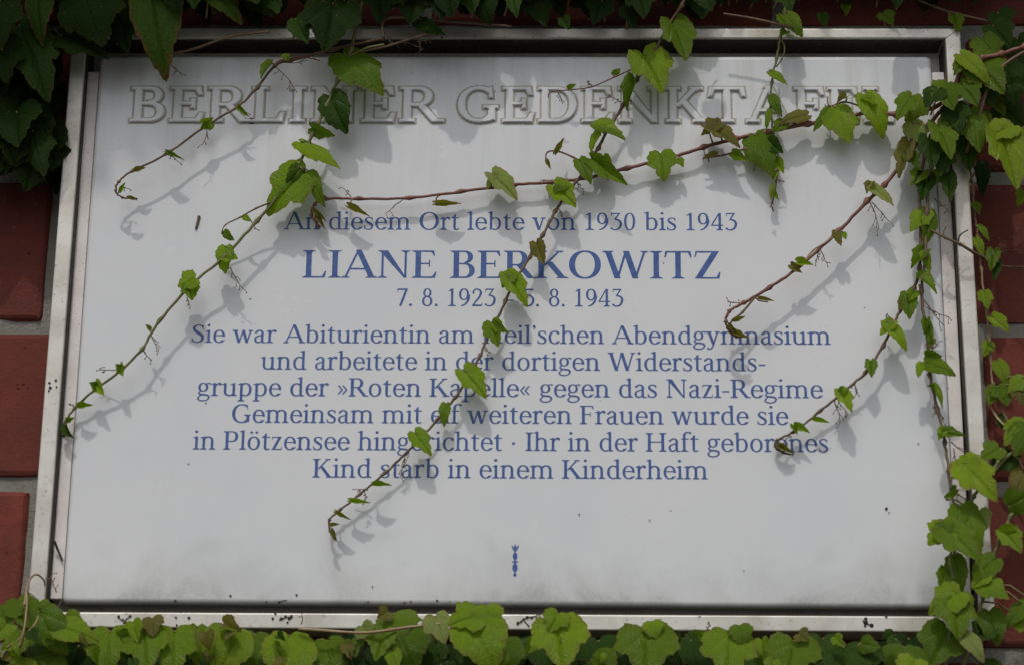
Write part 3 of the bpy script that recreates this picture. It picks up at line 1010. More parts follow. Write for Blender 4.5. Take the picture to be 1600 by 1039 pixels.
# ------------------------------------------------------------------ creeper leaves
def leaf_mesh(name, seed, lobes, width, teeth, tooth_n, fold, curl, wave, rings_n=6, lod=1.0):
    rg = random.Random(seed)
    # half outline from the notch at the stalk round to the tip, (x, y)
    if lobes > 0:
        half = [(.0, .0), (.07, -.085), (.19, -.13), (.32, -.10), (.42, .0), (.475, .13), (.50, .27),
                (.50 + .04 * lobes, .44 + .03 * lobes), (.40 - .04 * lobes, .56), (.325 - .07 * lobes, .60), (.265, .72), (.165, .85), (.075, .95), (.0, 1.0)]
    else:
        half = [(.0, .0), (.09, -.07), (.22, -.085), (.35, -.02), (.44, .11), (.48, .27), (.46, .43), (.40, .57), (.31, .70), (.20, .83), (.09, .94), (.0, 1.0)]
    sides = []
    for sg in (1, -1):
        w = width * rg.uniform(.92, 1.08)
        pts = spline([(x * w * (1 + rg.uniform(-.06, .06)), y + rg.uniform(-.015, .015) * (0 < y < 1)) for x, y in half], max(2, int(round(3 * lod))))
        sides.append([(sg * x, y) for x, y in pts])
    right, left = sides
    out = right + left[::-1][1:-1]
    # saw teeth pointing towards the tip
    n = len(out)
    cum = [0]
    for i in range(1, n):
        cum.append(cum[-1] + math.dist(out[i - 1], out[i]))
    tot = cum[-1]
    res = []
    for i, (x, y) in enumerate(out):
        a, b = out[i - 1], out[(i + 1) % n]
        t = Vector((b[0] - a[0], b[1] - a[1]))
        if t.length < 1e-6:
            t = Vector((0, 1))
        t.normalize()
        nrm = Vector((t.y, -t.x))
        u = min(cum[i], tot - cum[i]) / (tot / 2)
        ph = (u * tooth_n) % 1.0
        amt = teeth * (ph - .35) * min(1, u * 5) * (0 if y > .985 else 1) * rg.uniform(.6, 1.2)
        res.append((x + nrm.x * amt, y + nrm.y * amt))
    hub = (0.0, .16)
    V, F, E, UV = [], [], [], []
    ph1, ph2, ph3 = rg.uniform(0, 6), rg.uniform(0, 6), rg.uniform(0, 6)
    sa = rg.uniform(-.06, .06)

    def height(x, y, k):
        r = abs(x)
        z = fold * r * (1 - .25 * r)
        z -= curl * max(0, y - .25) ** 2
        z -= .30 * r * r
        z += wave * k * k * (math.sin(7 * y + ph1 + 3 * x) + .6 * math.sin(13 * x + ph2) + .4 * math.sin(19 * (x + y) + ph3))
        z -= .02 * math.exp(-(x / .035) ** 2)                     # sunken midrib
        d2 = abs(abs(x) * math.cos(.68) - (y - 0) * math.sin(.68))
        z -= .012 * math.exp(-(d2 / .03) ** 2) * (1 if y > 0 else 0)
        return z
    ks = [i / rings_n for i in range(rings_n, 0, -1)]
    for k in ks:
        for (x, y) in res:
            kk = k
            px_ = hub[0] + (x - hub[0]) * kk
            py_ = hub[1] + (y - hub[1]) * kk
            V.append((px_ + sa * py_ * py_, py_, height(px_, py_, k)))
            UV.append((.5 + px_, py_ + .25))
            E.append(k ** 3)
    V.append((hub[0] + sa * hub[1] ** 2, hub[1], height(0, hub[1], 0)))
    UV.append((.5, hub[1] + .25))
    E.append(0)
    n = len(res)
    for r_i in range(len(ks) - 1):
        for i in range(n):
            j = (i + 1) % n
            F.append((r_i * n + i, r_i * n + j, (r_i + 1) * n + j, (r_i + 1) * n + i))
    c = len(V) - 1
    b0 = (len(ks) - 1) * n
    for i in range(n):
        F.append((b0 + i, b0 + (i + 1) % n, c))
    return V, F, UV, E


KIND = {}
KIND['lobed'] = [leaf_mesh('l', 10 + i, (.7, .2, .45, 0.0)[i], (1.02, 1.02, 1.08, 1.0)[i], .045, 9, (.22, -.08, .38, .10)[i], (.34, .48, .20, .62)[i], .019) for i in range(4)]
KIND['young'] = [leaf_mesh('y', 30 + i, (0, .3, 0, 0.6)[i], (1.0, 1.08, .9, 1.1)[i], .060, 7, (.28, .55, .10, .40)[i], (.35, .2, .6, .45)[i], .022) for i in range(4)]
KIND['folded'] = [leaf_mesh('f', 50 + i, (.4, 0)[i], 1.0, .07, 8, (1.15, .95)[i], (.35, .6)[i], .02) for i in range(2)]
KIND['low'] = [leaf_mesh('w', 70 + i, (1, .5, .1)[i], 1.0, .03, 9, (.1, .2, 0)[i], (.25, .4, .1)[i], .015, 2, .5) for i in range(3)]
_lm = {}


def leaf_data(kind, var, tone):
    key = (kind, var, tone)
    if key not in _lm:
        V, F, UV, E = KIND[kind][var]
        me = bpy.data.meshes.new('leaf')
        me.from_pydata(V, [], F)
        me.polygons.foreach_set('use_smooth', [True] * len(F))
        uvl = me.uv_layers.new(name='UVMap')
        li = [0] * len(me.loops)
        me.loops.foreach_get('vertex_index', li)
        uvl.data.foreach_set('uv', [c for i in li for c in UV[i]])
        at_ = me.attributes.new('edge', 'FLOAT', 'POINT')
        at_.data.foreach_set('value', E)
        me.materials.append(M[tone])
        me.update()
        _lm[key] = me
    return _lm[key]


def leaf_matrix(base, tip, width, roll):
    yl = tip - base
    L = yl.length
    yl = yl / L
    nl = Vector((0, -1, 0))
    nl = (nl - yl * nl.dot(yl))
    if nl.length < .05:
        nl = Vector((0, 0, 1)) - yl * yl.z
    nl.normalize()
    nl = Matrix.Rotation(R(roll), 3, yl) @ nl
    xl = yl.cross(nl).normalized()
    m = Matrix((xl, yl, nl)).transposed()
    return m.to_4x4(), (width, L, (width + L) / 2)


def add_leaf(parent, base, tip, width, roll, kind, var, tone, label=None):
    rot, sc = leaf_matrix(base, tip, width, roll)
    o = bpy.data.objects.new('leaf', leaf_data(kind, var, tone))
    col.objects.link(o)
    o.parent = parent
    o.matrix_basis = Matrix.Translation(base - base_of(parent)) @ rot @ Matrix.Diagonal((sc[0], sc[1], sc[2], 1))
    if label:
        o['label'] = label
    return o


PXM = 1 / 2270.0
VAR = dict(lobed=4, young=4, folded=2, low=3)


def tendril_geo(p, dirv, L, rg):
    """a small branched climbing tendril"""
    V, F = [], []

    def add(pts, r0, r1):
        rr = [r0 + (r1 - r0) * i / (len(pts) - 1) for i in range(len(pts))]
        v, f = tube_geo(pts, rr, 5)
        b = len(V)
        V.extend(v)
        F.extend([tuple(b + i for i in q) for q in f])
    main = [p]
    d = dirv.normalized()
    for i in range(5):
        d = (d + Vector((rg.uniform(-.35, .35), rg.uniform(-.15, .15), rg.uniform(-.35, .35)))).normalized()
        main.append(main[-1] + d * L / 5)
    add(main, .00042, .00022)
    for i in range(1, 6):
        if rg.random() < .85:
            q = main[i]
            sd = (d + Vector((rg.choice((-1, 1)) * rg.uniform(.6, 1.2), rg.uniform(-.2, .3), rg.uniform(-.8, .4)))).normalized()
            l = L * rg.uniform(.18, .34)
            pts = [q, q + sd * l * .5, q + (sd + Vector((rg.uniform(-.3, .3), 0, rg.uniform(-.5, .1)))).normalized() * l]
            add(pts, .00028, .00018)
            e = pts[-1]
            add([e - sd * .0004, e + sd * .0003], .0005, .0005)
    return V, F


def shoot(label, stem, r0, r1, mat, leaves=(), tendrils=(), sides=(), group=None, close=None):
    """one creeper shoot. stem: (px, py, depth). leaves: (base px, py, tip px, py, width px, depth, tip depth gain, roll, kind, tone)"""
    rg = random.Random(label)

    def near(d):                       # keep the shoots that cross the plaque close to it
        return close[0] + (d - close[0]) * close[1] if close and d > close[0] else d
    stem = [(a, b, near(c)) for a, b, c in stem]
    sides = [([(a, b, near(c)) for a, b, c in ct], *rest) for ct, *rest in sides]
    s = spline(stem, 7)
    P = [at(a, b, c) for a, b, c in s]
    root = thing('creeper_shoot', label, 'creeper', P[0], group)
    n = len(P)
    for i in range(1, n - 1):
        P[i] = P[i] + Vector((rg.uniform(-1, 1), rg.uniform(-1, 1), rg.uniform(-1, 1))) * .00035
    rad = [(r0 + (r1 - r0) * (i / (n - 1)) ** 1.1) * (1.85 if i % 7 == 0 else 1.0) * rg.uniform(.93, 1.07) for i in range(n)]
    V, F = tube_geo(P, rad, 8)
    mesh_obj('stem', V, F, M[mat], root, True, P[0])
    allp = list(P)
    for ctrl, a, b, mt in sides:
        q = [at(*c) for c in spline(ctrl, 6)]
        rr = [(a + (b - a) * i / (len(q) - 1)) * (1.3 if i % 6 == 0 else 1) for i in range(len(q))]
        V, F = tube_geo(q, rr, 7)
        mesh_obj('side_stem', V, F, M[mt], root, True, q[0])
        allp += q
    for lf in leaves:
        bx, by, tx, ty, w, d, dd, roll, kind, tone = lf[:10]
        d = near(d)
        b, t = at(bx, by, d), at(tx, ty, d + dd)
        var = rg.randrange(VAR[kind])
        add_leaf(root, b, b + (t - b) * .95, w * PXM * .92, roll + rg.uniform(-6, 6), kind, var, tone, lf[10] if len(lf) > 10 else None)
        q = min(allp, key=lambda a_: (a_ - b).length)
        L = (q - b).length
        if .0012 < L < .05:
            mid = (q + b) / 2 + Vector((rg.uniform(-.1, .1), -.12, .12)) * L
            pts = [q, (q * .6 + mid * .4), mid, (mid * .4 + b * .6), b]
            V, F = tube_geo(pts, [.0008, .0006, .00055, .0006, .0007], 6)
            mesh_obj('leaf_stalk', V, F, M['pinkish' if mat == 'red' else 'green'], root, True, b)
    for (px, py, d, ang, L) in tendrils:
        p = at(px, py, near(d))
        V, F = tendril_geo(p, Vector((math.cos(R(ang)), .25, math.sin(R(ang)))), L * PXM, rg)
        mesh_obj('tendril', V, F, M['brown'], root, True, p)
    return root


G_ = 'creeper shoots hanging over the plaque'
shoot('thin brown bare shoot hooked at its end over the upper left letters of the plaque',
      [(600, 60, .065), (520, 78, .055), (455, 95, .048), (430, 103, .046), (402, 137, .043), (372, 167, .042), (322, 197, .041), (262, 240, .041), (208, 267, .041), (186, 284, .041), (181, 298, .0405), (191, 309, .040), (214, 312, .040)],
      .0011, .0006, 'brown',
      [(318, 193, 332, 186, 20, .042, .004, 40, 'folded', 'fresh'), (330, 192, 314, 202, 18, .041, .003, -30, 'young', 'fresh'),
       (262, 238, 288, 250, 7, .041, .002, 10, 'folded', 'green' if False else 'mid'), (212, 266, 228, 262, 9, .041, .002, 20, 'folded', 'bronze'),
       (188, 300, 196, 284, 7, .040, .002, 10, 'folded', 'fresh'), (200, 310, 216, 311, 6, .040, .001, 10, 'folded', 'bronze'),
       (425, 100, 405, 122, 16, .049, .003, 40, 'folded', 'fresh'), (372, 168, 388, 182, 10, .042, .003, 20, 'folded', 'mid'),
       (452, 92, 440, 84, 20, .056, .003, 20, 'young', 'mid')],
      [(322, 200, .041, -80, 30), (262, 242, .041, -20, 24), (188, 292, .040, -30, 18), (372, 168, .042, -60, 22), (430, 104, .05, -30, 45), (440, 98, .05, -8, 50)],
      [([(430, 103, .05), (438, 95, .052), (470, 90, .052), (500, 95, .05)], .0008, .0004, 'red')], G_, (.044, .45))

shoot('long olive shoot running from the top edge down to the left frame bar',
      [(575, -25, .075), (560, 30, .066), (548, 78, .058), (528, 125, .054), (510, 165, .052), (489, 210, .050), (465, 262, .049), (440, 300, .047), (402, 345, .046), (352, 400, .045), (300, 445, .044), (250, 500, .043), (222, 545, .041), (190, 578, .039), (150, 607, .036), (118, 637, .033), (102, 660, .030), (100, 680, .024)],
      .0013, .0008, 'green',
      [(537, 84, 601, 138, 78, .060, .012, -15, 'lobed', 'mid', 'large lobed leaf over the letter N'),
       (515, 150, 540, 208, 56, .054, .002, 15, 'young', 'deep'),
       (488, 200, 524, 214, 26, .052, .006, 50, 'young', 'mid'), (470, 222, 534, 254, 40, .053, .012, -25, 'lobed', 'fresh'),
       (476, 268, 412, 334, 74, .049, .002, 8, 'lobed', 'fresh', 'broad bright leaf seen against the plaque'),
       (487, 272, 500, 322, 34, .047, .004, 25, 'young', 'mid'), (470, 262, 452, 290, 42, .050, .004, -30, 'young', 'mid'),
       (352, 385, 346, 424, 42, .045, .003, 12, 'young', 'fresh'), (350, 402, 372, 404, 26, .045, .003, -20, 'young', 'fresh'),
       (305, 436, 276, 448, 38, .044, .002, 10, 'young', 'fresh'), (296, 446, 300, 470, 30, .044, .003, 0, 'young', 'mid'),
       (380, 338, 391, 345, 14, .044, .003, 10, 'young', 'fresh'), (350, 362, 362, 376, 20, .043, .003, 30, 'young', 'mid'),
       (234, 516, 228, 506, 9, .043, .002, 30, 'folded', 'mid'), (188, 570, 192, 588, 18, .040, .003, 30, 'young', 'fresh'), (190, 578, 180, 568, 12, .040, .003, 10, 'folded', 'mid'),
       (150, 598, 162, 618, 20, .037, .004, 20, 'young', 'fresh'), (152, 606, 140, 596, 15, .037, .003, 10, 'folded', 'mid'),
       (124, 634, 145, 632, 11, .035, .003, 10, 'folded', 'mid'), (104, 664, 113, 684, 16, .031, .004, 40, 'folded', 'deep'), (106, 655, 116, 652, 10, .031, .003, 30, 'folded', 'mid')],
      [(235, 520, .043, -60, 30), (360, 418, .044, -75, 40), (292, 465, .044, -85, 16), (180, 578, .039, 165, 28), (118, 636, .034, 170, 14), (222, 545, .041, -70, 22), (392, 345, .045, -70, 16)],
      [([(425, 316, .047), (400, 326, .045), (375, 340, .044), (352, 352, .043), (346, 366, .042)], .0007, .0004, 'brown'),
       ([(600, 70, .075), (575, 75, .07), (560, 82, .065), (545, 90, .060)], .0008, .0007, 'green')], G_, (.041, .45))

shoot('central brown shoot crossing the blue text, its tip below the last line',
      [(1085, -30, .075), (1065, 10, .068), (1045, 40, .058), (1012, 100, .052), (995, 125, .050), (974, 165, .048), (955, 195, .047), (935, 232, .046), (914, 266, .044), (888, 300, .043), (868, 330, .043), (848, 368, .043), (828, 402, .044), (806, 438, .044), (790, 470, .044), (766, 520, .043), (750, 555, .043), (735, 585, .042), (712, 620, .042), (684, 655, .041), (650, 692, .040), (602, 738, .038), (562, 772, .036), (532, 796, .035), (515, 812, .035), (516, 830, .034), (525, 843, .033)],
      .0012, .0007, 'brown',
      [(1050, 34, 1078, 94, 56, .060, .006, -12, 'lobed', 'mid', 'leaf crossing the top frame bar'),
       (1005, 84, 1041, 143, 68, .054, .010, -12, 'lobed', 'fresh'), (986, 102, 1010, 92, 30, .055, .004, 20, 'young', 'mid'),
       (992, 126, 978, 172, 26, .051, .006, 30, 'folded', 'mid'),
       (930, 204, 980, 214, 26, .050, .008, -40, 'folded', 'fresh'), (935, 205, 918, 233, 26, .049, .004, 30, 'young', 'fresh'),
       (926, 250, 982, 291, 30, .047, .008, 25, 'young', 'mid'), (905, 250, 925, 286, 30, .047, .004, -15, 'young', 'mid'),
       (866, 290, 903, 322, 38, .046, .006, -10, 'lobed', 'fresh'), (885, 288, 862, 300, 26, .046, .006, 30, 'young', 'mid'),
       (838, 380, 850, 415, 26, .045, .003, 15, 'young', 'bronze'), (835, 390, 828, 402, 10, .045, .003, 15, 'young', 'bronze'),
       (792, 430, 828, 476, 34, .046, .006, -15, 'young', 'fresh'), (800, 428, 784, 448, 26, .046, .003, 15, 'young', 'fresh'),
       (768, 504, 778, 540, 32, .045, .004, 15, 'young', 'mid'), (775, 505, 795, 520, 18, .045, .004, 25, 'folded', 'fresh'),
       (725, 578, 763, 621, 38, .044, .006, -8, 'lobed', 'fresh', 'bright leaf over the word Kapelle'),
       (696, 630, 691, 664, 26, .043, .003, 12, 'young', 'mid'),
       (648, 676, 675, 709, 28, .044, .006, -10, 'young', 'fresh'),
       (585, 757, 613, 757, 9, .043, .003, 0, 'folded', 'mid'), (548, 781, 580, 785, 8, .042, .003, 15, 'folded', 'fresh'),
       (526, 799, 549, 812, 7, .042, .003, 10, 'folded', 'bronze'), (517, 820, 530, 818, 7, .041, .002, 10, 'folded', 'bronze'), (518, 828, 527, 846, 8, .040, .002, 10, 'folded', 'bronze'),
       (958, 118, 970, 108, 16, .049, .003, 20, 'young', 'fresh'), (888, 138, 900, 132, 10, .046, .003, 20, 'folded', 'fresh'), (867, 240, 882, 214, 9, .045, .002, 10, 'folded', 'bronze'), (855, 252, 861, 265, 7, .044, .002, 10, 'folded', 'bronze')],
      [(970, 160, .056, 160, 20), (870, 322, .043, -60, 16), (900, 280, .044, -80, 22), (632, 712, .042, -88, 34), (570, 768, .042, -80, 16), (575, 766, .042, 160, 20), (755, 540, .043, -60, 14), (925, 135, .058, 110, 14), (872, 145, .056, -80, 16), (975, 158, .056, 30, 14), (640, 700, .042, -140, 26)],
      [([(1005, 105, .052), (985, 110, .050), (962, 120, .049), (925, 136, .047), (890, 141, .046), (865, 143, .045), (857, 148, .044), (857, 154, .043)], .0006, .0003, 'red'),
       ([(917, 258, .045), (895, 246, .045), (872, 237, .045), (856, 238, .045), (853, 248, .044), (858, 262, .044)], .0008, .0004, 'red')], G_, (.032, .5))

shoot('long red shoot running almost level from the right edge to above the word Ort',
      [(1510, 112, .062), (1480, 155, .056), (1440, 176, .052), (1400, 180, .048), (1360, 176, .045), (1325, 183, .042), (1262, 194, .040), (1200, 207, .038), (1150, 217, .036), (1100, 231, .035), (1040, 249, .034), (980, 263, .034), (920, 278, .034), (860, 285, .034), (800, 290, .034), (720, 300, .035), (640, 310, .036), (560, 311, .038), (510, 311, .039), (492, 320, .039), (487, 336, .039), (500, 356, .038)],
      .0017, .0008, 'red',
      [(1352, 148, 1387, 206, 56, .050, .008, -10, 'lobed', 'fresh', 'broad fresh leaf under the last letters of the raised title'),
       (1365, 158, 1346, 150, 30, .050, .006, 30, 'young', 'fresh'),
       (1440, 152, 1412, 192, 44, .055, .006, 18, 'lobed', 'mid'), (1480, 140, 1444, 148, 40, .058, .006, 20, 'young', 'mid'),
       (1305, 168, 1328, 217, 60, .047, .010, -10, 'lobed', 'fresh'), (1300, 170, 1270, 200, 28, .046, .004, 15, 'young', 'mid'),
       (1262, 180, 1216, 190, 30, .043, .005, 20, 'young', 'bronze'), (1225, 192, 1208, 206, 24, .042, .004, 20, 'young', 'mid'),
       (1322, 152, 1308, 160, 16, .046, .005, 20, 'folded', 'bronze'),
       (1105, 196, 1161, 228, 36, .042, .010, -25, 'lobed', 'bronze', 'bronze tinted young leaf'), (1125, 194, 1094, 212, 26, .041, .004, 25, 'young', 'bronze'),
       (1180, 212, 1205, 271, 56, .042, .008, 5, 'lobed', 'mid'), (1200, 222, 1224, 240, 26, .042, .006, 20, 'young', 'deep'),
       (1032, 241, 1040, 281, 44, .039, .004, -5, 'young', 'fresh'), (1060, 250, 1068, 262, 14, .037, .003, 0, 'young', 'fresh'),
       (942, 245, 950, 280, 26, .040, .004, 5, 'young', 'mid'),
       (770, 272, 812, 312, 34, .041, .008, -15, 'lobed', 'pale', 'pale crumpled young leaf'), (775, 270, 758, 292, 22, .040, .004, 25, 'young', 'pale'),
       (682, 318, 722, 318, 10, .037, .004, 20, 'folded', 'bronze'), (546, 323, 578, 338, 11, .038, .003, 10, 'folded', 'bronze'),
       (490, 330, 510, 345, 9, .040, .003, 10, 'folded', 'bronze'), (497, 338, 508, 358, 9, .039, .003, 10, 'folded', 'bronze'),
       (1145, 240, 1168, 252, 18, .040, .005, 20, 'young', 'fresh'), (1120, 243, 1098, 247, 12, .036, .004, 20, 'folded', 'bronze')],
      [(630, 312, .036, -125, 36), (548, 308, .038, 130, 22), (1295, 172, .044, 100, 14), (860, 284, .034, 160, 16), (864, 288, .034, -120, 18), (1100, 232, .035, -70, 24), (1180, 245, .038, -70, 22)],
      [([(512, 311, .039), (503, 304, .039), (500, 296, .039), (503, 288, .039)], .0009, .0004, 'red'),
       ([(690, 304, .035), (682, 310, .036), (682, 320, .036)], .0006, .0004, 'red'),
       ([(1190, 228, .04), (1165, 233, .038), (1130, 243, .036), (1098, 248, .035)], .0009, .0005, 'red'),
       ([(1360, 176, .045), (1340, 165, .046), (1318, 160, .047), (1296, 166, .046), (1293, 152, .045)], .0008, .0005, 'brown')], G_, (.034, .5))

shoot('short green shoot dropping from the top frame bar over the letter A',
      [(1232, -20, .060), (1226, 20, .055), (1219, 60, .050), (1213, 92, .046), (1206, 130, .044), (1204, 170, .040), (1208, 210, .037), (1216, 250, .035), (1213, 285, .034), (1207, 318, .033)],
      .0009, .0005, 'green',
      [(1222, 22, 1256, 50, 40, .056, .006, -15, 'lobed', 'mid'), (1228, 50, 1218, 56, 16, .054, .006, 10, 'young', 'mid'),
       (1202, 112, 1232, 128, 22, .047, .005, -20, 'young', 'fresh'), (1205, 150, 1220, 180, 24, .051, .004, 10, 'young', 'mid'), (1203, 172, 1196, 200, 16, .050, .004, 10, 'young', 'mid'),
       (1212, 250, 1225, 272, 18, .036, .004, 10, 'young', 'fresh'), (1212, 268, 1208, 282, 12, .036, .003, 20, 'young', 'fresh'), (1210, 290, 1204, 314, 12, .035, .003, 20, 'folded', 'pale'), (1208, 300, 1216, 312, 10, .035, .003, 20, 'folded', 'fresh')],
      [(1212, 280, .043, -30, 12), (1206, 315, .042, -80, 14)],
      [([(1219, 60, .050), (1226, 75, .048), (1222, 92, .047), (1213, 105, .046)], .0006, .0005, 'green')], G_, (.034, .4))

shoot('thick pinkish shoot at the upper right, hooking back over the word Abendgymnasium',
      [(1640, 62, .075), (1600, 74, .072), (1565, 85, .070), (1535, 92, .068), (1505, 108, .066), (1490, 140, .062), (1478, 165, .060), (1452, 195, .056), (1422, 240, .052), (1382, 290, .048), (1356, 314, .046), (1310, 362, .044), (1250, 416, .044), (1202, 450, .046), (1162, 473, .047), (1140, 486, .048), (1134, 502, .048), (1140, 518, .047), (1150, 526, .046), (1168, 526, .045)],
      .0018, .0007, 'red',
      [(1500, 85, 1550, 122, 40, .074, .010, -15, 'lobed', 'fresh'), (1510, 90, 1490, 115, 30, .072, .004, 20, 'young', 'mid'),
       (1425, 192, 1445, 224, 42, .060, .006, -5, 'lobed', 'pale', 'pale veined young leaf at the right end of the title'),
       (1420, 222, 1402, 276, 30, .054, .006, 25, 'young', 'bronze'), (1416, 240, 1438, 262, 26, .054, .006, -10, 'young', 'mid'),
       (1358, 290, 1399, 318, 26, .050, .008, -20, 'young', 'pale'), (1362, 288, 1354, 302, 18, .049, .003, 25, 'folded', 'bronze'),
       (1305, 360, 1314, 382, 20, .046, .003, 10, 'young', 'bronze'), (1318, 364, 1322, 374, 10, .046, .003, 10, 'young', 'fresh'),
       (1246, 410, 1271, 413, 14, .045, .004, 10, 'folded', 'fresh'), (1236, 414, 1252, 426, 14, .045, .003, 25, 'folded', 'bronze'),
       (1186, 466, 1210, 470, 7, .047, .003, 10, 'folded', 'bronze'), (1148, 500, 1165, 494, 8, .048, .003, 20, 'folded', 'bronze'), (1146, 518, 1172, 529, 9, .046, .002, 10, 'folded', 'bronze'), (1138, 508, 1152, 522, 7, .047, .002, 10, 'folded', 'bronze')],
      [(1357, 313, .046, -75, 48), (1362, 316, .046, -45, 40), (1282, 390, .044, -75, 26), (1160, 474, .047, 165, 26), (1145, 512, .047, -20, 12), (1280, 388, .044, -110, 22)],
      [([(1312, 360, .045), (1292, 378, .046), (1270, 392, .045), (1255, 412, .044)], .0007, .0005, 'pinkish'),
       ([(1180, 464, .047), (1160, 488, .048), (1145, 500, .048), (1140, 512, .047), (1148, 524, .046)], .0009, .0006, 'brown'),
       ([(1180, 464, .047), (1186, 470, .047), (1200, 472, .047)], .0005, .0004, 'red')], G_, (.036, .55))

shoot('brown shoot hanging beside the right frame bar and curving left to the word geborenes',
      [(1490, 130, .070), (1470, 190, .062), (1446, 240, .056), (1438, 300, .052), (1438, 350, .050), (1437, 420, .048), (1428, 450, .047), (1412, 478, .046), (1396, 505, .045), (1380, 540, .043), (1352, 582, .041), (1320, 610, .039), (1282, 642, .036), (1240, 674, .033), (1214, 687, .032), (1211, 697, .0315), (1222, 706, .031), (1240, 710, .0305)],
      .0013, .0006, 'brown',
      [(1448, 272, 1484, 278, 36, .056, .006, -20, 'lobed', 'mid'), (1442, 268, 1422, 290, 30, .055, .004, 20, 'young', 'mid'), (1446, 275, 1440, 314, 34, .055, .005, 5, 'young', 'deep'),
       (1446, 328, 1420, 356, 36, .054, .006, 25, 'lobed', 'fresh'), (1452, 330, 1450, 380, 34, .053, .006, -15, 'lobed', 'mid'),
       (1438, 385, 1458, 424, 24, .051, .006, -20, 'young', 'fresh'), (1444, 395, 1424, 418, 26, .050, .006, 20, 'folded', 'mid'),
       (1432, 434, 1466, 452, 26, .050, .008, -30, 'folded', 'fresh'), (1428, 455, 1420, 470, 20, .048, .004, 10, 'young', 'fresh'),
       (1418, 458, 1422, 497, 32, .048, .004, 5, 'young', 'mid', None), (1410, 468, 1404, 486, 14, .047, .003, 5, 'young', 'bronze'),
       (1384, 502, 1421, 541, 30, .048, .008, -12, 'lobed', 'fresh'), (1395, 503, 1374, 524, 24, .047, .003, 25, 'young', 'fresh'),
       (1360, 564, 1362, 590, 20, .045, .003, 5, 'young', 'mid'),
       (1312, 610, 1334, 641, 24, .046, .006, -10, 'young', 'fresh'), (1320, 608, 1308, 620, 16, .045, .003, 20, 'folded', 'mid'),
       (1272, 655, 1296, 659, 9, .036, .003, 10, 'folded', 'fresh'), (1244, 664, 1266, 676, 12, .035, .004, 10, 'young', 'fresh'), (1240, 664, 1246, 678, 12, .035, .004, 10, 'folded', 'mid'),
       (1216, 695, 1242, 708, 10, .032, .002, 10, 'folded', 'bronze'), (1218, 700, 1226, 690, 7, .032, .002, 10, 'folded', 'bronze')],
      [(1304, 624, .038, -80, 36), (1308, 622, .038, -50, 30), (1335, 596, .040, -70, 22), (1236, 676, .034, -100, 14), (1395, 500, .046, 150, 14), (1460, 310, .05, -60, 30)],
      [], G_, (.034, .5))

shoot('second hanging shoot at the right, with small arrow shaped leaves above the inner frame rail',
      [(1462, 200, .060), (1455, 260, .054), (1448, 330, .050), (1446, 400, .048), (1440, 455, .047), (1444, 500, .046), (1450, 540, .045), (1453, 585, .045), (1465, 640, .044), (1476, 690, .044), (1482, 735, .044), (1487, 775, .045), (1500, 800, .047), (1512, 812, .049)],
      .0011, .0009, 'brown',
      [(1450, 505, 1455, 545, 16, .048, .004, 20, 'young', 'mid'), (1448, 500, 1444, 522, 14, .048, .004, 20, 'folded', 'mid'), (1458, 530, 1452, 544, 12, .047, .004, 20, 'young', 'bronze'),
       (1445, 566, 1493, 580, 34, .049, .010, -15, 'lobed', 'mid'), (1446, 556, 1472, 558, 24, .048, .004, 30, 'young', 'mid'), (1440, 566, 1434, 586, 20, .048, .004, 10, 'young', 'fresh'),
       (1455, 604, 1476, 634, 14, .047, .005, -25, 'folded', 'fresh'), (1460, 606, 1448, 602, 8, .047, .003, 10, 'folded', 'mid'),
       (1470, 676, 1510, 680, 20, .048, .008, -20, 'young', 'mid'), (1475, 668, 1466, 688, 16, .047, .004, 10, 'young', 'fresh'),
       (1490, 745, 1500, 722, 12, .047, .004, 10, 'folded', 'mid'), (1492, 758, 1480, 776, 12, .046, .004, 20, 'young', 'deep')],
      [(1462, 622, .044, -120, 26), (1466, 640, .044, -60, 20), (1486, 690, .044, -50, 60), (1490, 700, .044, -65, 50), (1455, 545, .045, 30, 18), (1444, 470, .046, -60, 50), (1448, 480, .046, -20, 40), (1490, 768, .045, -20, 40)],
      [([(1437, 445, .047), (1441, 475, .046), (1447, 520, .045)], .0009, .0008, 'pinkish'),
       ([(1455, 360, .052), (1478, 372, .054), (1500, 382, .050), (1520, 394, .044), (1536, 402, .036)], .0009, .0012, 'brown'),
       ([(1497, 380, .050), (1500, 368, .052), (1512, 360, .053)], .0007, .0004, 'black'),
       ([(1482, 374, .052), (1474, 366, .052), (1478, 354, .053)], .0007, .0004, 'brown')], G_, (.040, .5))

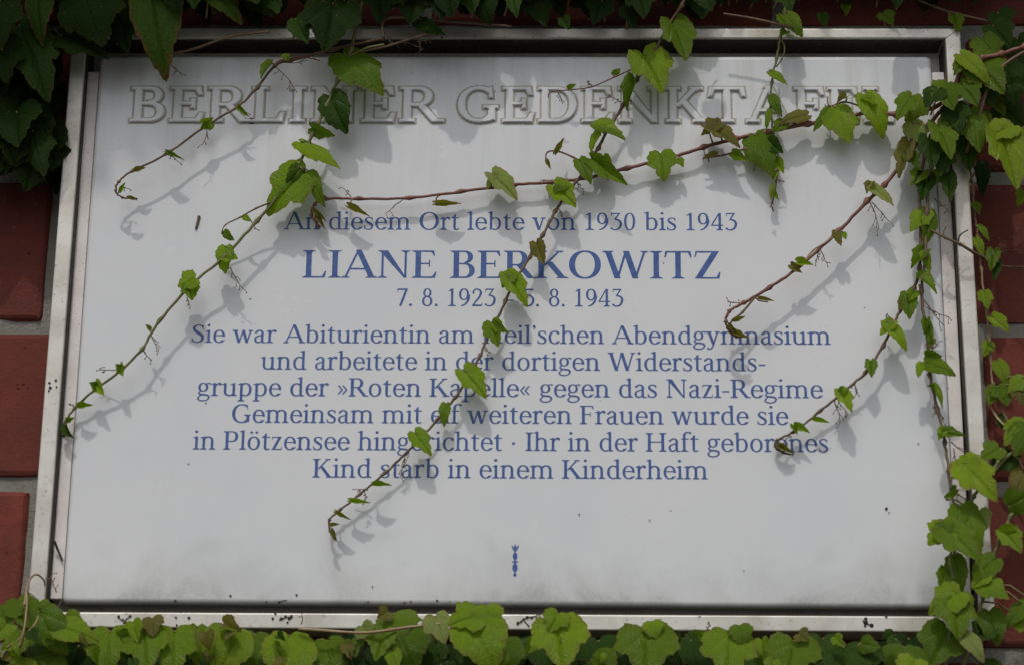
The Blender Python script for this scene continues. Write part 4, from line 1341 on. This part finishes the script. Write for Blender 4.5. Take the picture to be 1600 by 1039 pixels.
shoot('leafy green creeper strand climbing over the lower right corner of the frame',
      [(1475, 1060, .060), (1482, 1000, .060), (1490, 950, .060), (1492, 905, .058), (1490, 870, .056), (1497, 835, .055), (1512, 800, .055), (1522, 775, .056), (1540, 750, .057), (1560, 720, .057)],
      .0013, .0009, 'green',
      [(1505, 722, 1562, 778, 66, .064, .012, -12, 'lobed', 'fresh', 'large fresh leaf over the right frame bar'), (1515, 715, 1508, 752, 40, .063, .004, 15, 'young', 'fresh'),
       (1505, 792, 1534, 862, 52, .060, .008, -6, 'lobed', 'mid'), (1498, 790, 1494, 830, 34, .059, .004, 10, 'young', 'mid'), (1530, 800, 1544, 826, 30, .058, .004, 10, 'young', 'pale'),
       (1475, 822, 1536, 871, 62, .066, .012, -14, 'lobed', 'mid', 'broad glossy leaf beside the lower right of the plaque'), (1480, 826, 1452, 848, 46, .065, .006, 14, 'young', 'fresh'), (1478, 815, 1468, 838, 34, .064, .006, 14, 'young', 'mid'),
       (1490, 870, 1504, 925, 36, .060, .004, 12, 'young', 'mid'), (1478, 890, 1468, 920, 26, .059, .004, 5, 'young', 'mid'),
       (1488, 935, 1502, 994, 70, .070, .012, -8, 'lobed', 'mid', 'large veined leaf at the corner of the frame'), (1498, 925, 1452, 958, 46, .070, .006, 15, 'young', 'fresh'), (1500, 928, 1518, 958, 40, .068, .006, 0, 'young', 'mid'),
       (1480, 982, 1452, 1046, 66, .064, .004, 12, 'lobed', 'mid'), (1505, 990, 1540, 1028, 34, .072, .010, -10, 'lobed', 'pale'),
       (1478, 778, 1500, 764, 12, .055, .003, 10, 'young', 'mid')],
      [(1500, 812, .056, -30, 20), (1488, 905, .058, -60, 14)], [
       ([(1490, 905, .062), (1484, 880, .062), (1486, 862, .062)], .0009, .0008, 'green'), ([(1481, 1010, .066), (1484, 985, .067), (1482, 965, .068)], .0010, .0009, 'green')])

shoot('creeper strand with long pale stalks along the right edge of the frame, lowest right',
      [(1495, 1065, .055), (1515, 1010, .055), (1528, 965, .055), (1536, 930, .056), (1545, 900, .056), (1552, 870, .056), (1562, 845, .056), (1580, 805, .055), (1600, 780, .054), (1640, 745, .05)],
      .0014, .0010, 'green',
      [(1555, 872, 1518, 906, 42, .060, .006, 15, 'young', 'mid'), (1530, 904, 1578, 930, 46, .064, .010, -15, 'lobed', 'fresh'), (1540, 898, 1518, 918, 28, .063, .004, 20, 'young', 'fresh'),
       (1545, 955, 1562, 1008, 48, .058, .004, -5, 'young', 'mid'), (1545, 975, 1518, 1004, 40, .056, .004, 10, 'young', 'deep'),
       (1568, 828, 1600, 862, 36, .060, .006, -15, 'lobed', 'fresh'), (1565, 832, 1590, 822, 26, .060, .006, 30, 'young', 'fresh'),
       (1575, 790, 1612, 775, 50, .058, .006, 25, 'lobed', 'mid'), (1600, 945, 1570, 976, 36, .055, .004, 15, 'young', 'mid'), (1608, 935, 1596, 962, 30, .055, .004, 10, 'young', 'mid'),
       (1590, 962, 1625, 980, 40, .052, .004, 0, 'young', 'fresh'), (1530, 1040, 1560, 1075, 60, .05, .006, 0, 'lobed', 'deep')],
      [(1540, 905, .056, -50, 14), (1571, 850, .056, -60, 20)], [([(1525, 970, .057), (1532, 950, .058), (1536, 920, .059)], .0009, .0008, 'green')])

shoot('thin creeper strand climbing the bricks just right of the frame',
      [(1640, 700, .040), (1598, 688, .036), (1570, 650, .030), (1552, 600, .026), (1548, 560, .024), (1545, 515, .022), (1538, 470, .022), (1533, 420, .022), (1528, 370, .022), (1522, 330, .022), (1520, 300, .022), (1515, 250, .030), (1512, 200, .04)],
      .0009, .0007, 'pinkish',
      [(1530, 352, 1548, 374, 16, .026, .004, -10, 'young', 'fresh'), (1522, 318, 1532, 334, 16, .026, .004, -10, 'young', 'mid'), (1524, 372, 1538, 398, 22, .027, .004, 5, 'young', 'fresh'),
       (1552, 392, 1548, 424, 24, .026, .005, 10, 'young', 'mid'), (1556, 410, 1553, 440, 18, .025, .005, 0, 'young', 'deep'), (1545, 398, 1562, 408, 18, .025, .005, 0, 'young', 'pale'),
       (1538, 456, 1544, 482, 26, .028, .005, 5, 'lobed', 'fresh'), (1550, 495, 1580, 518, 26, .027, .005, -15, 'lobed', 'fresh'),
       (1545, 536, 1538, 556, 20, .026, .004, 5, 'young', 'fresh'), (1540, 540, 1555, 548, 18, .026, .004, 5, 'young', 'mid'),
       (1558, 564, 1576, 600, 28, .030, .006, -5, 'lobed', 'fresh'), (1558, 606, 1545, 632, 30, .032, .006, 15, 'lobed', 'mid'), (1560, 604, 1578, 632, 40, .033, .006, -15, 'lobed', 'mid'),
       (1600, 590, 1574, 608, 30, .036, .006, 15, 'lobed', 'fresh'), (1592, 600, 1604, 632, 40, .036, .006, -8, 'lobed', 'bronze'),
       (1560, 648, 1566, 668, 18, .030, .006, 5, 'young', 'deep'), (1600, 658, 1568, 688, 44, .050, .008, 15, 'lobed', 'fresh'), (1605, 665, 1586, 706, 50, .052, .008, 0, 'lobed', 'mid'),
       (1560, 700, 1534, 715, 36, .050, .006, 25, 'young', 'mid'), (1580, 708, 1548, 730, 44, .046, .006, 15, 'lobed', 'deep'), (1600, 736, 1584, 778, 44, .048, .006, 5, 'lobed', 'bronze'), (1560, 718, 1600, 712, 22, .045, .005, 20, 'young', 'mid')],
      [(1540, 402, .026, 5, 50), (1585, 420, .024, 0, 20)], [([(1540, 402, .024), (1555, 412, .024), (1575, 417, .024), (1620, 417, .024)], .0007, .0006, 'brown'),
       ([(1545, 630, .03), (1560, 655, .034), (1580, 672, .04), (1600, 690, .045)], .0009, .0007, 'pinkish'), ([(1550, 740, .052), (1575, 712, .050), (1600, 695, .05)], .0011, .0009, 'green')])


# ------------------------------------------------------------------ the denser masses round the plaque
def bank(label, rows, loc, extra=None, name='creeper'):
    """rows: (base px, base py, tip px, tip py, width px, depth, tip gain, roll, kind, tone)"""
    root = thing(name, label, 'creeper', loc)
    rg = random.Random(label)
    for lf in rows:
        bx, by, tx, ty, w, d, dd, roll, kind, tone = lf[:10]
        b, t = at(bx, by, d), at(tx, ty, d + dd)
        add_leaf(root, b, t, w * PXM, roll + rg.uniform(-6, 6), kind, rg.randrange(VAR[kind]), tone, lf[10] if len(lf) > 10 else None)
        if w > 24:
            e = b + Vector((rg.uniform(-.008, .008), .016, rg.uniform(-.016, -.006)))
            V, F = tube_geo([b, (b + e) / 2 + Vector((0, .002, .002)), e], [.0006, .0006, .0008], 5)
            mesh_obj('leaf_stalk', V, F, M['pinkish'], root, True, b)
    return root


def mass(parent, count, sample, tones, seed, size=(.035, .065), name='leaf_mass'):
    """many leaves beyond the picture or deep in shade, joined: nobody could count them"""
    rg = random.Random(seed)
    V, F, UV, E, MI = [], [], [], [], []
    for _ in range(count):
        b = sample(rg)
        if b is None:
            continue
        L = rg.uniform(*size)
        a = R(rg.gauss(-90, 28))
        out = rg.uniform(.15, .9)
        yl = Vector((math.cos(a), -out, math.sin(a))).normalized()
        rot, sc = leaf_matrix(b, b + yl * L, L * rg.uniform(.85, 1.1), rg.gauss(0, 22))
        mt = Matrix.Translation(b) @ rot @ Matrix.Diagonal((*sc, 1))
        v, f, uv, e = KIND['low'][rg.randrange(3)]
        o0 = len(V)
        V += [tuple(mt @ Vector(p)) for p in v]
        F += [tuple(o0 + i for i in q) for q in f]
        UV += uv
        E += e
        MI += [rg.randrange(len(tones))] * len(f)
    o = mesh_obj(name, V, F, M[tones[0]], parent, True, base_of(parent))
    for t in tones[1:]:
        o.data.materials.append(M[t])
    o.data.polygons.foreach_set('material_index', MI)
    uvl = o.data.uv_layers.new(name='UVMap')
    li = [0] * len(o.data.loops)
    o.data.loops.foreach_get('vertex_index', li)
    uvl.data.foreach_set('uv', [c for i in li for c in UV[i]])
    a_ = o.data.attributes.new('edge', 'FLOAT', 'POINT')
    a_.data.foreach_set('value', E)
    o['kind'] = 'stuff'
    return o


L_, Y_, F_ = 'lobed', 'young', 'folded'
low = [
    # front row, left to right
    (14, 950, 4, 985, 46, .060, .008, 10, Y_, 'mid'), (28, 938, 40, 975, 40, .062, .008, 0, Y_, 'mid'), (62, 940, 52, 968, 34, .066, .006, 10, Y_, 'mid'),
    (60, 955, 92, 1018, 60, .072, .008, 12, L_, 'mid'), (88, 978, 146, 992, 46, .074, .012, -25, L_, 'fresh', 'red edged leaf at the lower left corner of the frame'),
    (30, 1000, 2, 1014, 34, .070, .008, 10, Y_, 'fresh'), (10, 975, -14, 1000, 44, .066, .008, 10, Y_, 'fresh'), (22, 1036, 30, 1070, 60, .072, .008, 0, L_, 'fresh'),
    (40, 990, 28, 1020, 34, .074, .006, 0, Y_, 'mid'), (102, 960, 116, 990, 40, .058, .006, 0, Y_, 'mid'), (45, 965, 60, 995, 36, .058, .006, 0, Y_, 'fresh'),
    (85, 1020, 55, 1060, 56, .064, .008, 10, L_, 'mid'),
    (172, 985, 166, 1046, 66, .074, .010, 5, L_, 'fresh'), (205, 990, 190, 1030, 40, .068, .008, -15, Y_, 'mid'),
    (225, 985, 232, 1046, 58, .078, .010, 0, L_, 'fresh'), (208, 972, 214, 1000, 26, .080, .006, 10, Y_, 'fresh'), (238, 966, 240, 990, 30, .079, .006, 0, Y_, 'bronze'),
    (272, 985, 268, 1052, 68, .074, .012, 0, L_, 'fresh', 'broad leaf with a reddish margin below the frame'), (308, 978, 304, 1030, 44, .068, .008, -10, Y_, 'mid'),
    (345, 978, 330, 1040, 56, .078, .010, 10, L_, 'fresh'), (372, 985, 345, 1046, 60, .080, .010, -10, L_, 'fresh'), (350, 974, 376, 984, 20, .084, .006, -20, F_, 'bronze'),
    (398, 990, 388, 1040, 50, .066, .008, 0, L_, 'mid'),
    (452, 992, 440, 1062, 84, .080, .014, 0, L_, 'fresh', 'large leaf near the dark pads on the lower frame bar'), (512, 1000, 516, 1062, 60, .074, .010, 0, L_, 'mid'),
    (616, 958, 622, 992, 64, .070, .010, 0, L_, 'mid'), (606, 955, 590, 965, 24, .074, .004, 0, Y_, 'bronze'),
    (600, 985, 586, 1030, 40, .080, .008, 10, Y_, 'mid'), (625, 985, 640, 1040, 80, .072, .010, 0, L_, 'mid'), (612, 1015, 620, 1045, 26, .085, .006, 0, Y_, 'fresh'), (550, 1000, 556, 1022, 26, .078, .006, 0, Y_, 'mid'),
    (566, 978, 580, 1000, 28, .080, .006, 10, Y_, 'pale'), (655, 995, 655, 1060, 76, .062, .008, 0, L_, 'deep'),
    (680, 962, 694, 1000, 44, .086, .008, 0, L_, 'pale', 'small pale yellow leaf on the lower frame bar'),
    (732, 966, 772, 1034, 88, .094, .014, -12, L_, 'fresh', 'brightest large leaf, over the lower frame bar'), (745, 962, 704, 972, 50, .092, .008, 22, Y_, 'fresh'), (760, 945, 768, 975, 56, .090, .008, -5, Y_, 'fresh'),
    (740, 1010, 752, 1060, 60, .072, .008, 0, L_, 'deep'), (790, 1000, 796, 1050, 50, .066, .006, 0, L_, 'mid'),
    (868, 972, 886, 1042, 74, .090, .012, -4, L_, 'fresh', 'upright leaf with a browned tip below the sceptre emblem'), (872, 958, 860, 985, 34, .092, .006, 0, Y_, 'fresh'),
    (935, 1000, 940, 1050, 76, .064, .010, 0, L_, 'deep'), (925, 1030, 960, 1056, 60, .078, .006, 0, L_, 'mid'),
    (1008, 985, 1014, 1056, 80, .088, .012, 0, L_, 'mid'), (1018, 970, 1024, 990, 40, .090, .006, 0, Y_, 'fresh'),
    (1080, 1000, 1088, 1040, 50, .062, .008, 0, L_, 'deep'), (1100, 996, 1086, 984, 16, .074, .006, 0, F_, 'mid'),
    (1140, 990, 1138, 1058, 78, .090, .012, 0, L_, 'fresh', 'leaf with a bronze edge under the lower frame bar, right of centre'), (1155, 976, 1162, 1000, 44, .092, .006, 0, Y_, 'mid'),
    (1198, 1010, 1196, 1050, 50, .066, .008, 0, L_, 'mid'),
    (1240, 1000, 1236, 1056, 70, .084, .010, 0, L_, 'mid'), (1248, 990, 1262, 1000, 24, .086, .004, 0, Y_, 'bronze'),
    (1318, 1010, 1325, 1062, 96, .080, .010, 0, L_, 'deep'), (1345, 1005, 1368, 1008, 36, .084, .010, 0, Y_, 'mid'), (1372, 1015, 1368, 1050, 50, .074, .008, 0, L_, 'deep'),
    (1412, 1010, 1416, 1056, 66, .078, .010, 0, L_, 'mid'), (1400, 998, 1394, 1015, 30, .070, .010, 0, Y_, 'deep'), (1430, 1030, 1420, 1062, 50, .086, .010, 0, L_, 'fresh'),
]
rg = random.Random(5)
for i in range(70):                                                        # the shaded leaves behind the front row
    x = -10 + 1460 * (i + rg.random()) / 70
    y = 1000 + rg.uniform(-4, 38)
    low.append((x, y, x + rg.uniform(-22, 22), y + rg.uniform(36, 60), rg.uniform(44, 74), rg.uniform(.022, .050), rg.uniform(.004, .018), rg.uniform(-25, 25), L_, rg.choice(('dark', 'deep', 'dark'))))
for i in range(46):
    x = rg.uniform(-5, 1450)
    y = rg.uniform(985, 1032)
    a_, l_ = R(rg.uniform(200, 340)), rg.uniform(12, 26)
    low.append((x, y, x + l_ * math.cos(a_), y - l_ * math.sin(a_), l_ * rg.uniform(.8, 1.1), rg.uniform(.074, .094), rg.uniform(0, .006), rg.uniform(-35, 35), rg.choice((Y_, Y_, F_)), rg.choice(('fresh', 'mid', 'deep', 'mid', 'bronze'))))
lowbank = bank('dense bright green creeper growing along underneath the plaque frame', low, at(700, 1100, .02))
V, F = tube_geo([at(*c) for c in spline([(466, 982, .083), (500, 984, .084), (560, 988, .086), (600, 985, .087), (640, 979, .087), (690, 974, .088)], 6)], [.0010] * 31, 7)
mesh_obj('stem', V, F, M['pinkish'], lowbank, True, at(560, 988, .086))
for c in ([(40, 1000, .085), (60, 985, .085), (120, 940, .083), (150, 900, .07)], [(38, 945, .07), (44, 910, .058), (56, 897, .052), (68, 905, .048), (70, 915, .044)], [(30, 1010, .09), (38, 980, .09), (42, 940, .08), (40, 920, .07)]):
    pts = [at(*q) for q in spline(c[:3] if c[0][0] == 40 and c[0][1] == 1000 else c, 6)]
    if c[0] == (40, 1000, .085):
        pts = [at(*q) for q in spline([(10, 1012, .08), (30, 998, .084), (52, 978, .084), (60, 962, .08)], 6)]
    V, F = tube_geo(pts, [.0009 - .0004 * i / len(pts) for i in range(len(pts))], 6)
    mesh_obj('side_stem', V, F, M['pinkish'], lowbank, True, pts[0])
for px, py, a, l in ((44, 925, -30, 24), (470, 975, 60, 18), (88, 925, 110, 28), (1104, 985, 80, 12), (566, 975, -60, 26)):
    V, F = tendril_geo(at(px, py, .05), Vector((math.cos(R(a)), 0, math.sin(R(a)))), l * PXM, rg)
    mesh_obj('tendril', V, F, M['brown'], lowbank, True, at(px, py, .05))


def below(r):
    x = r.uniform(-.62, .62)
    z = r.uniform(-.75, -.262)
    return Vector((x, -r.uniform(.02, .075), z))


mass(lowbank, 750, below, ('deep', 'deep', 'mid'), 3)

# upper right corner: shaded leaves round the frame corner
ur = [
    (1535, 60, 1560, 96, 50, .045, .010, 0, L_, 'mid'), (1552, 40, 1580, 70, 44, .040, .010, 0, L_, 'deep'), (1520, 95, 1572, 140, 64, .050, .010, -10, L_, 'mid'),
    (1570, 100, 1590, 150, 64, .040, .010, 0, L_, 'deep'), (1545, 118, 1552, 158, 50, .044, .010, 0, L_, 'deep'), (1500, 130, 1530, 162, 44, .054, .008, 0, L_, 'mid'),
    (1490, 165, 1500, 200, 46, .056, .008, 0, L_, 'deep'), (1515, 172, 1532, 228, 54, .052, .010, -8, L_, 'mid'), (1500, 168, 1478, 200, 44, .054, .008, 10, L_, 'mid'),
    (1465, 195, 1490, 245, 40, .056, .010, -8, L_, 'mid'), (1450, 215, 1460, 262, 36, .054, .008, 0, L_, 'deep'), (1478, 225, 1470, 268, 38, .052, .008, 0, L_, 'deep'),
    (1425, 150, 1402, 182, 36, .056, .008, 10, L_, 'mid'), (1472, 140, 1492, 168, 44, .060, .008, 0, L_, 'mid'), (1466, 138, 1446, 156, 40, .060, .008, 20, L_, 'deep'),
    (1562, 208, 1596, 290, 62, .052, .014, -12, L_, 'fresh', 'large light green leaf at the right edge, on the bricks'), (1580, 196, 1544, 214, 50, .050, .010, 20, Y_, 'fresh'), (1598, 200, 1620, 250, 60, .050, .010, 0, L_, 'fresh'),
    (1545, 150, 1570, 180, 30, .030, .008, 0, Y_, 'mid'), (1480, 270, 1486, 310, 28, .046, .008, 0, Y_, 'deep'), (1560, 20, 1575, 44, 40, .030, .008, 0, L_, 'deep'),
    (1490, 25, 1498, 50, 24, .030, .006, 0, Y_, 'mid'), (1320, 8, 1322, 24, 16, .020, .006, 0, Y_, 'mid'), (1380, 22, 1396, 36, 26, .022, .006, 0, Y_, 'mid'), (1284, 22, 1290, 40, 20, .022, .006, 0, Y_, 'deep'),
    (1560, 165, 1598, 190, 60, .020, .006, 0, L_, 'deep'), (1590, 60, 1612, 100, 60, .030, .006, 0, L_, 'deep'), (1530, 180, 1520, 230, 40, .040, .008, 0, L_, 'mid'), (1535, 255, 1536, 300, 30, .012, .006, 0, Y_, 'deep'),
    (1598, 300, 1590, 322, 20, .030, .006, 0, Y_, 'fresh'), (1510, 215, 1516, 262, 44, .040, .008, 0, L_, 'deep'),
]
urb = bank('shaded leafy creeper gathered round the upper right corner of the frame', ur, at(1700, 60, .03))
for c, m_, r_ in (([(1420, -6, .025), (1470, 15, .03), (1510, 26, .03), (1545, 34, .03)], 'brown', .001), ([(1700, 20, .05), (1640, 60, .06), (1560, 110, .055), (1530, 180, .05), (1510, 240, .045)], 'brown', .0013)):
    pts = [at(*q) for q in spline(c, 6)]
    V, F = tube_geo(pts, [r_] * len(pts), 7)
    mesh_obj('stem', V, F, M[m_], urb, True, pts[0])

# overhang at the top: leaves one can see, then the mass that shades the wall
ZE = [(-.60, .08), (-.34, .125), (-.30, .150), (-.24, .168), (-.20, .176), (-.17, .196), (-.12, .186), (-.07, .190), (-.05, .222), (.02, .222), (.04, .200), (.08, .200), (.10, .235), (.2, .252), (.28, .25), (.34, .20), (.6, .14)]


def zedge(x):
    for (a, b), (c, d) in zip(ZE, ZE[1:]):
        if a <= x <= c:
            return b + (d - b) * (x - a) / (c - a)
    return .12


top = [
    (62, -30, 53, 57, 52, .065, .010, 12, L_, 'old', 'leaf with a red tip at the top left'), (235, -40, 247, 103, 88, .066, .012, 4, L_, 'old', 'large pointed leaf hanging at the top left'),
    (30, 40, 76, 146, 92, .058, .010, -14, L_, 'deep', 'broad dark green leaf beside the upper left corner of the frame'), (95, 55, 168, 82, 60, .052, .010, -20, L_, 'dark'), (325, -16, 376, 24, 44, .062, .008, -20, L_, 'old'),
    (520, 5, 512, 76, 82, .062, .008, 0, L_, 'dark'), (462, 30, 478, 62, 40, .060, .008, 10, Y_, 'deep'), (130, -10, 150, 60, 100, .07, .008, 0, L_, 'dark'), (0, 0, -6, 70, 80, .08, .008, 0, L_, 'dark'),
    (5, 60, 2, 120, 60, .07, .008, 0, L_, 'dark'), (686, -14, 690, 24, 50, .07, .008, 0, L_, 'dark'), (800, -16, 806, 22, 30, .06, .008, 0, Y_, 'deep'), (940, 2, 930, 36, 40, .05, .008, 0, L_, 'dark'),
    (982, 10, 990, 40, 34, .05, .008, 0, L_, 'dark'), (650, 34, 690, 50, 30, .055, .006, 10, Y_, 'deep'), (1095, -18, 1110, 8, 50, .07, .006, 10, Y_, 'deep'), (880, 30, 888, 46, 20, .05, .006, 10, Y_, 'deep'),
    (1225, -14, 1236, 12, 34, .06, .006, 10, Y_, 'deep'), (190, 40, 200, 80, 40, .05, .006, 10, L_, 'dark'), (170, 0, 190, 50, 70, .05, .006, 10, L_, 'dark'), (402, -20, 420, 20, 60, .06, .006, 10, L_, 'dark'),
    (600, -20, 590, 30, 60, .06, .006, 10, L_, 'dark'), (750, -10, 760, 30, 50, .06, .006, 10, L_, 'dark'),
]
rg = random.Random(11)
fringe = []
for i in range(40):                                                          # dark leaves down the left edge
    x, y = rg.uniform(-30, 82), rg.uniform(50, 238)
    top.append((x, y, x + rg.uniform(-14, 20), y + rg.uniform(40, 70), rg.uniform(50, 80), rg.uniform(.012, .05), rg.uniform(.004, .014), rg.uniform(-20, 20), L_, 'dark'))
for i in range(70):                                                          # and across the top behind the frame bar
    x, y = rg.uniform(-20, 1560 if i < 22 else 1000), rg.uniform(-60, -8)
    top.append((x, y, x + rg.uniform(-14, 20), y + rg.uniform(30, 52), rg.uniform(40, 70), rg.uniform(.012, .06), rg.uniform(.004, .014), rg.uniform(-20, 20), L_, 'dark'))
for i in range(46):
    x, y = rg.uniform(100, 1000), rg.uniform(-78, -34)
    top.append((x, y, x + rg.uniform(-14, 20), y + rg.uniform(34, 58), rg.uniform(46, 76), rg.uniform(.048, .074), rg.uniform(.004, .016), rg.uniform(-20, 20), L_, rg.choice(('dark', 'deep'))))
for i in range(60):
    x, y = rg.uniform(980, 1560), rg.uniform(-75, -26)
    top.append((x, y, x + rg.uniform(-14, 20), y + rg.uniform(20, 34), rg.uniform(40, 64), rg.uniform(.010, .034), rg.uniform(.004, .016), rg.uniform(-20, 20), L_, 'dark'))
# the lowest fringe of the overhang, just above what the picture shows: its leaves cast the ragged shade on the title
for px, py, w in ((160, 238, 60), (196, 218, 60), (228, 234, 50), (256, 212, 60), (282, 229, 50), (312, 203, 60), (345, 208, 56), (372, 178, 50), (424, 186, 60), (462, 170, 60), (520, 158, 66), (562, 176, 66),
                  (604, 150, 66), (640, 124, 50), (684, 138, 44), (882, 132, 50), (905, 118, 44), (962, 128, 56), (1002, 112, 50), (1075, 122, 46), (1250, 108, 50), (1300, 98, 40)):
    for k in range(5):
        if py - k * 28 < 70:
            continue
        S_ = at(px + rg.uniform(-14, 14) * (k > 0), py - k * 28, FACE)
        dd = rg.uniform(.104, .128) + .008 * k
        tip = S_ + Vector((SUN_TO.x, SUN_TO.y, SUN_TO.z)) / -SUN_TO.y * dd
        fringe.append((tip + Vector((rg.uniform(-.012, .012), .012, rg.uniform(.042, .054))), tip, w * PXM * rg.uniform(.9, 1.1)))
topb = bank('dark overhanging creeper that shades the wall above the plaque', top, (0, 0, .9))
for b_, t_, w_ in fringe:
    add_leaf(topb, b_, t_, w_, rg.gauss(0, 12), 'lobed', rg.randrange(4), 'deep')
for c, r_ in (([(260, 85, .048), (300, 78, .05), (360, 58, .054), (420, 50, .058)], .0010), ([(600, 60, .055), (598, 36, .056), (620, 28, .056), (700, 34, .055), (800, 42, .05)], .0009), ([(560, 82, .052), (600, 74, .053), (640, 62, .054), (690, 46, .054)], .0009), ([(1130, 22, .05), (1180, 30, .05), (1240, 44, .05)], .0008)):
    pts = [at(*q) for q in spline(c, 6)]
    V, F = tube_geo(pts, [r_] * len(pts), 7)
    mesh_obj('stem', V, F, M['brown'], topb, True, pts[0])
for px, py, a, l in ((262, 92, -60, 40), (600, 50, -60, 30), (650, 66, 20, 26), (620, 66, -20, 40)):
    V, F = tendril_geo(at(px, py, .052), Vector((math.cos(R(a)), 0, math.sin(R(a)))), l * PXM, rg)
    mesh_obj('tendril', V, F, M['brown'], topb, True, at(px, py, .052))


def above(r):
    x = r.uniform(-.66, .62)
    d = .05 + .60 * r.random() ** .9
    e = zedge(x - .2 * (d - .026) * -1)
    z = e + 1.55 * (d - .026) + .052 + abs(r.gauss(0, .075))
    if z < .262 + .31 * d + .042:                 # leave what the picture shows to the single leaves
        if r.random() < .999:
            return None
    return Vector((x, -d, z))


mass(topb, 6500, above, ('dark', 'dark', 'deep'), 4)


def left_side(r):
    d = r.uniform(.02, .50)
    x = r.uniform(-1.0, -.415 + .24 * d)
    return Vector((x, -d, max(.085, zedge(x + .2 * (d - .026)) - .01) + .05 + 1.55 * (d - .026) + r.uniform(0, .5) * (1 - d)))


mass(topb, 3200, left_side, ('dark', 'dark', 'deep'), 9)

# ------------------------------------------------------------------ small dry things
def twig(label, pts, r_, mat='black', name='twig'):
    q = [at(*c) for c in spline(pts, 4)]
    V, F = tube_geo(q, [r_ * (1 - .4 * i / len(q)) for i in range(len(q))], 6)
    o = mesh_obj(name, V, F, M[mat], None, True, q[0])
    o['label'] = label
    o['category'] = 'twig'
    return o


twig('tiny grey brown twig stuck to the plaque left of the first text line', [(311, 338, .0268), (309, 347, .0272), (306, 358, .0268)], .0011, 'brown')
twig('straight dark dry stalk lying in the gap beside the lower left frame bar', [(85, 845, .030), (91, 860, .027), (98, 876, .026)], .0009)
twig('short dark crumb of twig at the lower left corner of the plaque', [(97, 938, .030), (92, 946, .034), (89, 952, .036)], .0012)


def pads(label, spots, threads, D=FR, name='dried_tendril', cat='dried tendril'):
    rg_ = random.Random(label)
    V, F = [], []
    for (px, py, r_) in spots:
        c = at(px, py, D + .0004)
        r_ *= PXM
        n = 7
        b = len(V)
        for k in range(n):
            a = 2 * math.pi * k / n
            V.append(c + Vector((math.cos(a), 0, math.sin(a))) * r_ * rg_.uniform(.7, 1.15))
        for k in range(n):
            a = 2 * math.pi * k / n
            V.append(c + Vector((math.cos(a) * .6, 0, math.sin(a) * .6)) * r_ + Vector((0, -.0006, 0)))
        for k in range(n):
            k2 = (k + 1) % n
            F.append((b + k, b + k2, b + n + k2, b + n + k))
        F.append(tuple(b + n + k for k in range(n)))
    for t in threads:
        q = [at(x, y, D + .0006) for x, y in spline(t, 3)]
        v, f = tube_geo(q, [.00032] * len(q), 5)
        b = len(V)
        V += v
        F += [tuple(b + i for i in k) for k in f]
    o = mesh_obj(name, V, F, M['black'], None, True, V[0])
    o['label'] = label
    o['category'] = cat
    if cat == 'dirt':
        o['kind'] = 'stuff'                # crumbs of a pixel or two


pads('dried tendril pads on the left part of the lower frame bar, leftmost cluster', [(185, 963, 2.5), (195, 972, 2), (203, 962, 2.5), (192, 967, 1.6), (275, 964, 2), (276, 976, 2), (295, 965, 2.5)], [[(185, 963), (192, 970), (198, 966), (205, 961)], [(192, 974), (198, 970)]])
pads('cluster of seven black dried pads on the lower frame bar, above the big left leaf', [(426, 966, 2), (440, 966, 3), (446, 962, 2.2), (452, 966, 2.4), (449, 972, 2), (455, 963, 3), (430, 958, 2)], [[(436, 968), (446, 964), (455, 963)]])
pads('black pad and speck on the lower frame bar beside the small pale leaf', [(651, 969, 3.2), (644, 962, 2)], [])
pads('branched dry tendril with black pads on the lower frame bar near its middle', [(809, 973, 2.6), (818, 967, 2), (824, 964, 2.6), (831, 965, 2), (846, 968, 2.6), (814, 971, 1.8), (826, 977, 1.6), (848, 957, 2)], [[(809, 973), (818, 967), (824, 964), (836, 962), (846, 956)], [(818, 968), (826, 977)], [(843, 958), (846, 968)]])
pads('tight cluster of dark pads on the right part of the lower frame bar', [(1352, 971, 4.2), (1362, 976, 3.2), (1353, 966, 2.6), (1352, 977, 2), (1385, 963, 2.2)], [[(1350, 971), (1358, 975), (1363, 976)]])
pads('four black pads on the left frame bar beside the second brick', [(77, 598, 2.3), (87, 594, 2.2), (78, 605, 2.8), (88, 604, 1.6), (76, 610, 1.6)], [])
pads('black speck low on the right half of the white plaque face', [(1385, 794, 2.6), (1389, 800, 1.0)], [], FACE, 'dirt_crumb', 'dirt')
pads('scattered black crumbs stuck along the lower edge of the white plaque face', [(274, 938, 2.2), (360, 930, 1.8), (463, 929, 1.8), (416, 940, 1.8), (436, 940, 2.2), (575, 940, 1.8), (632, 941, 1.8), (642, 939, 1.5), (683, 938, 2.0), (703, 939, 1.2), (582, 916, 1.2), (905, 803, 1.3), (1015, 812, 1.0)], [[(436, 940), (442, 938), (448, 937)]], FACE, 'dirt_crumb', 'dirt')
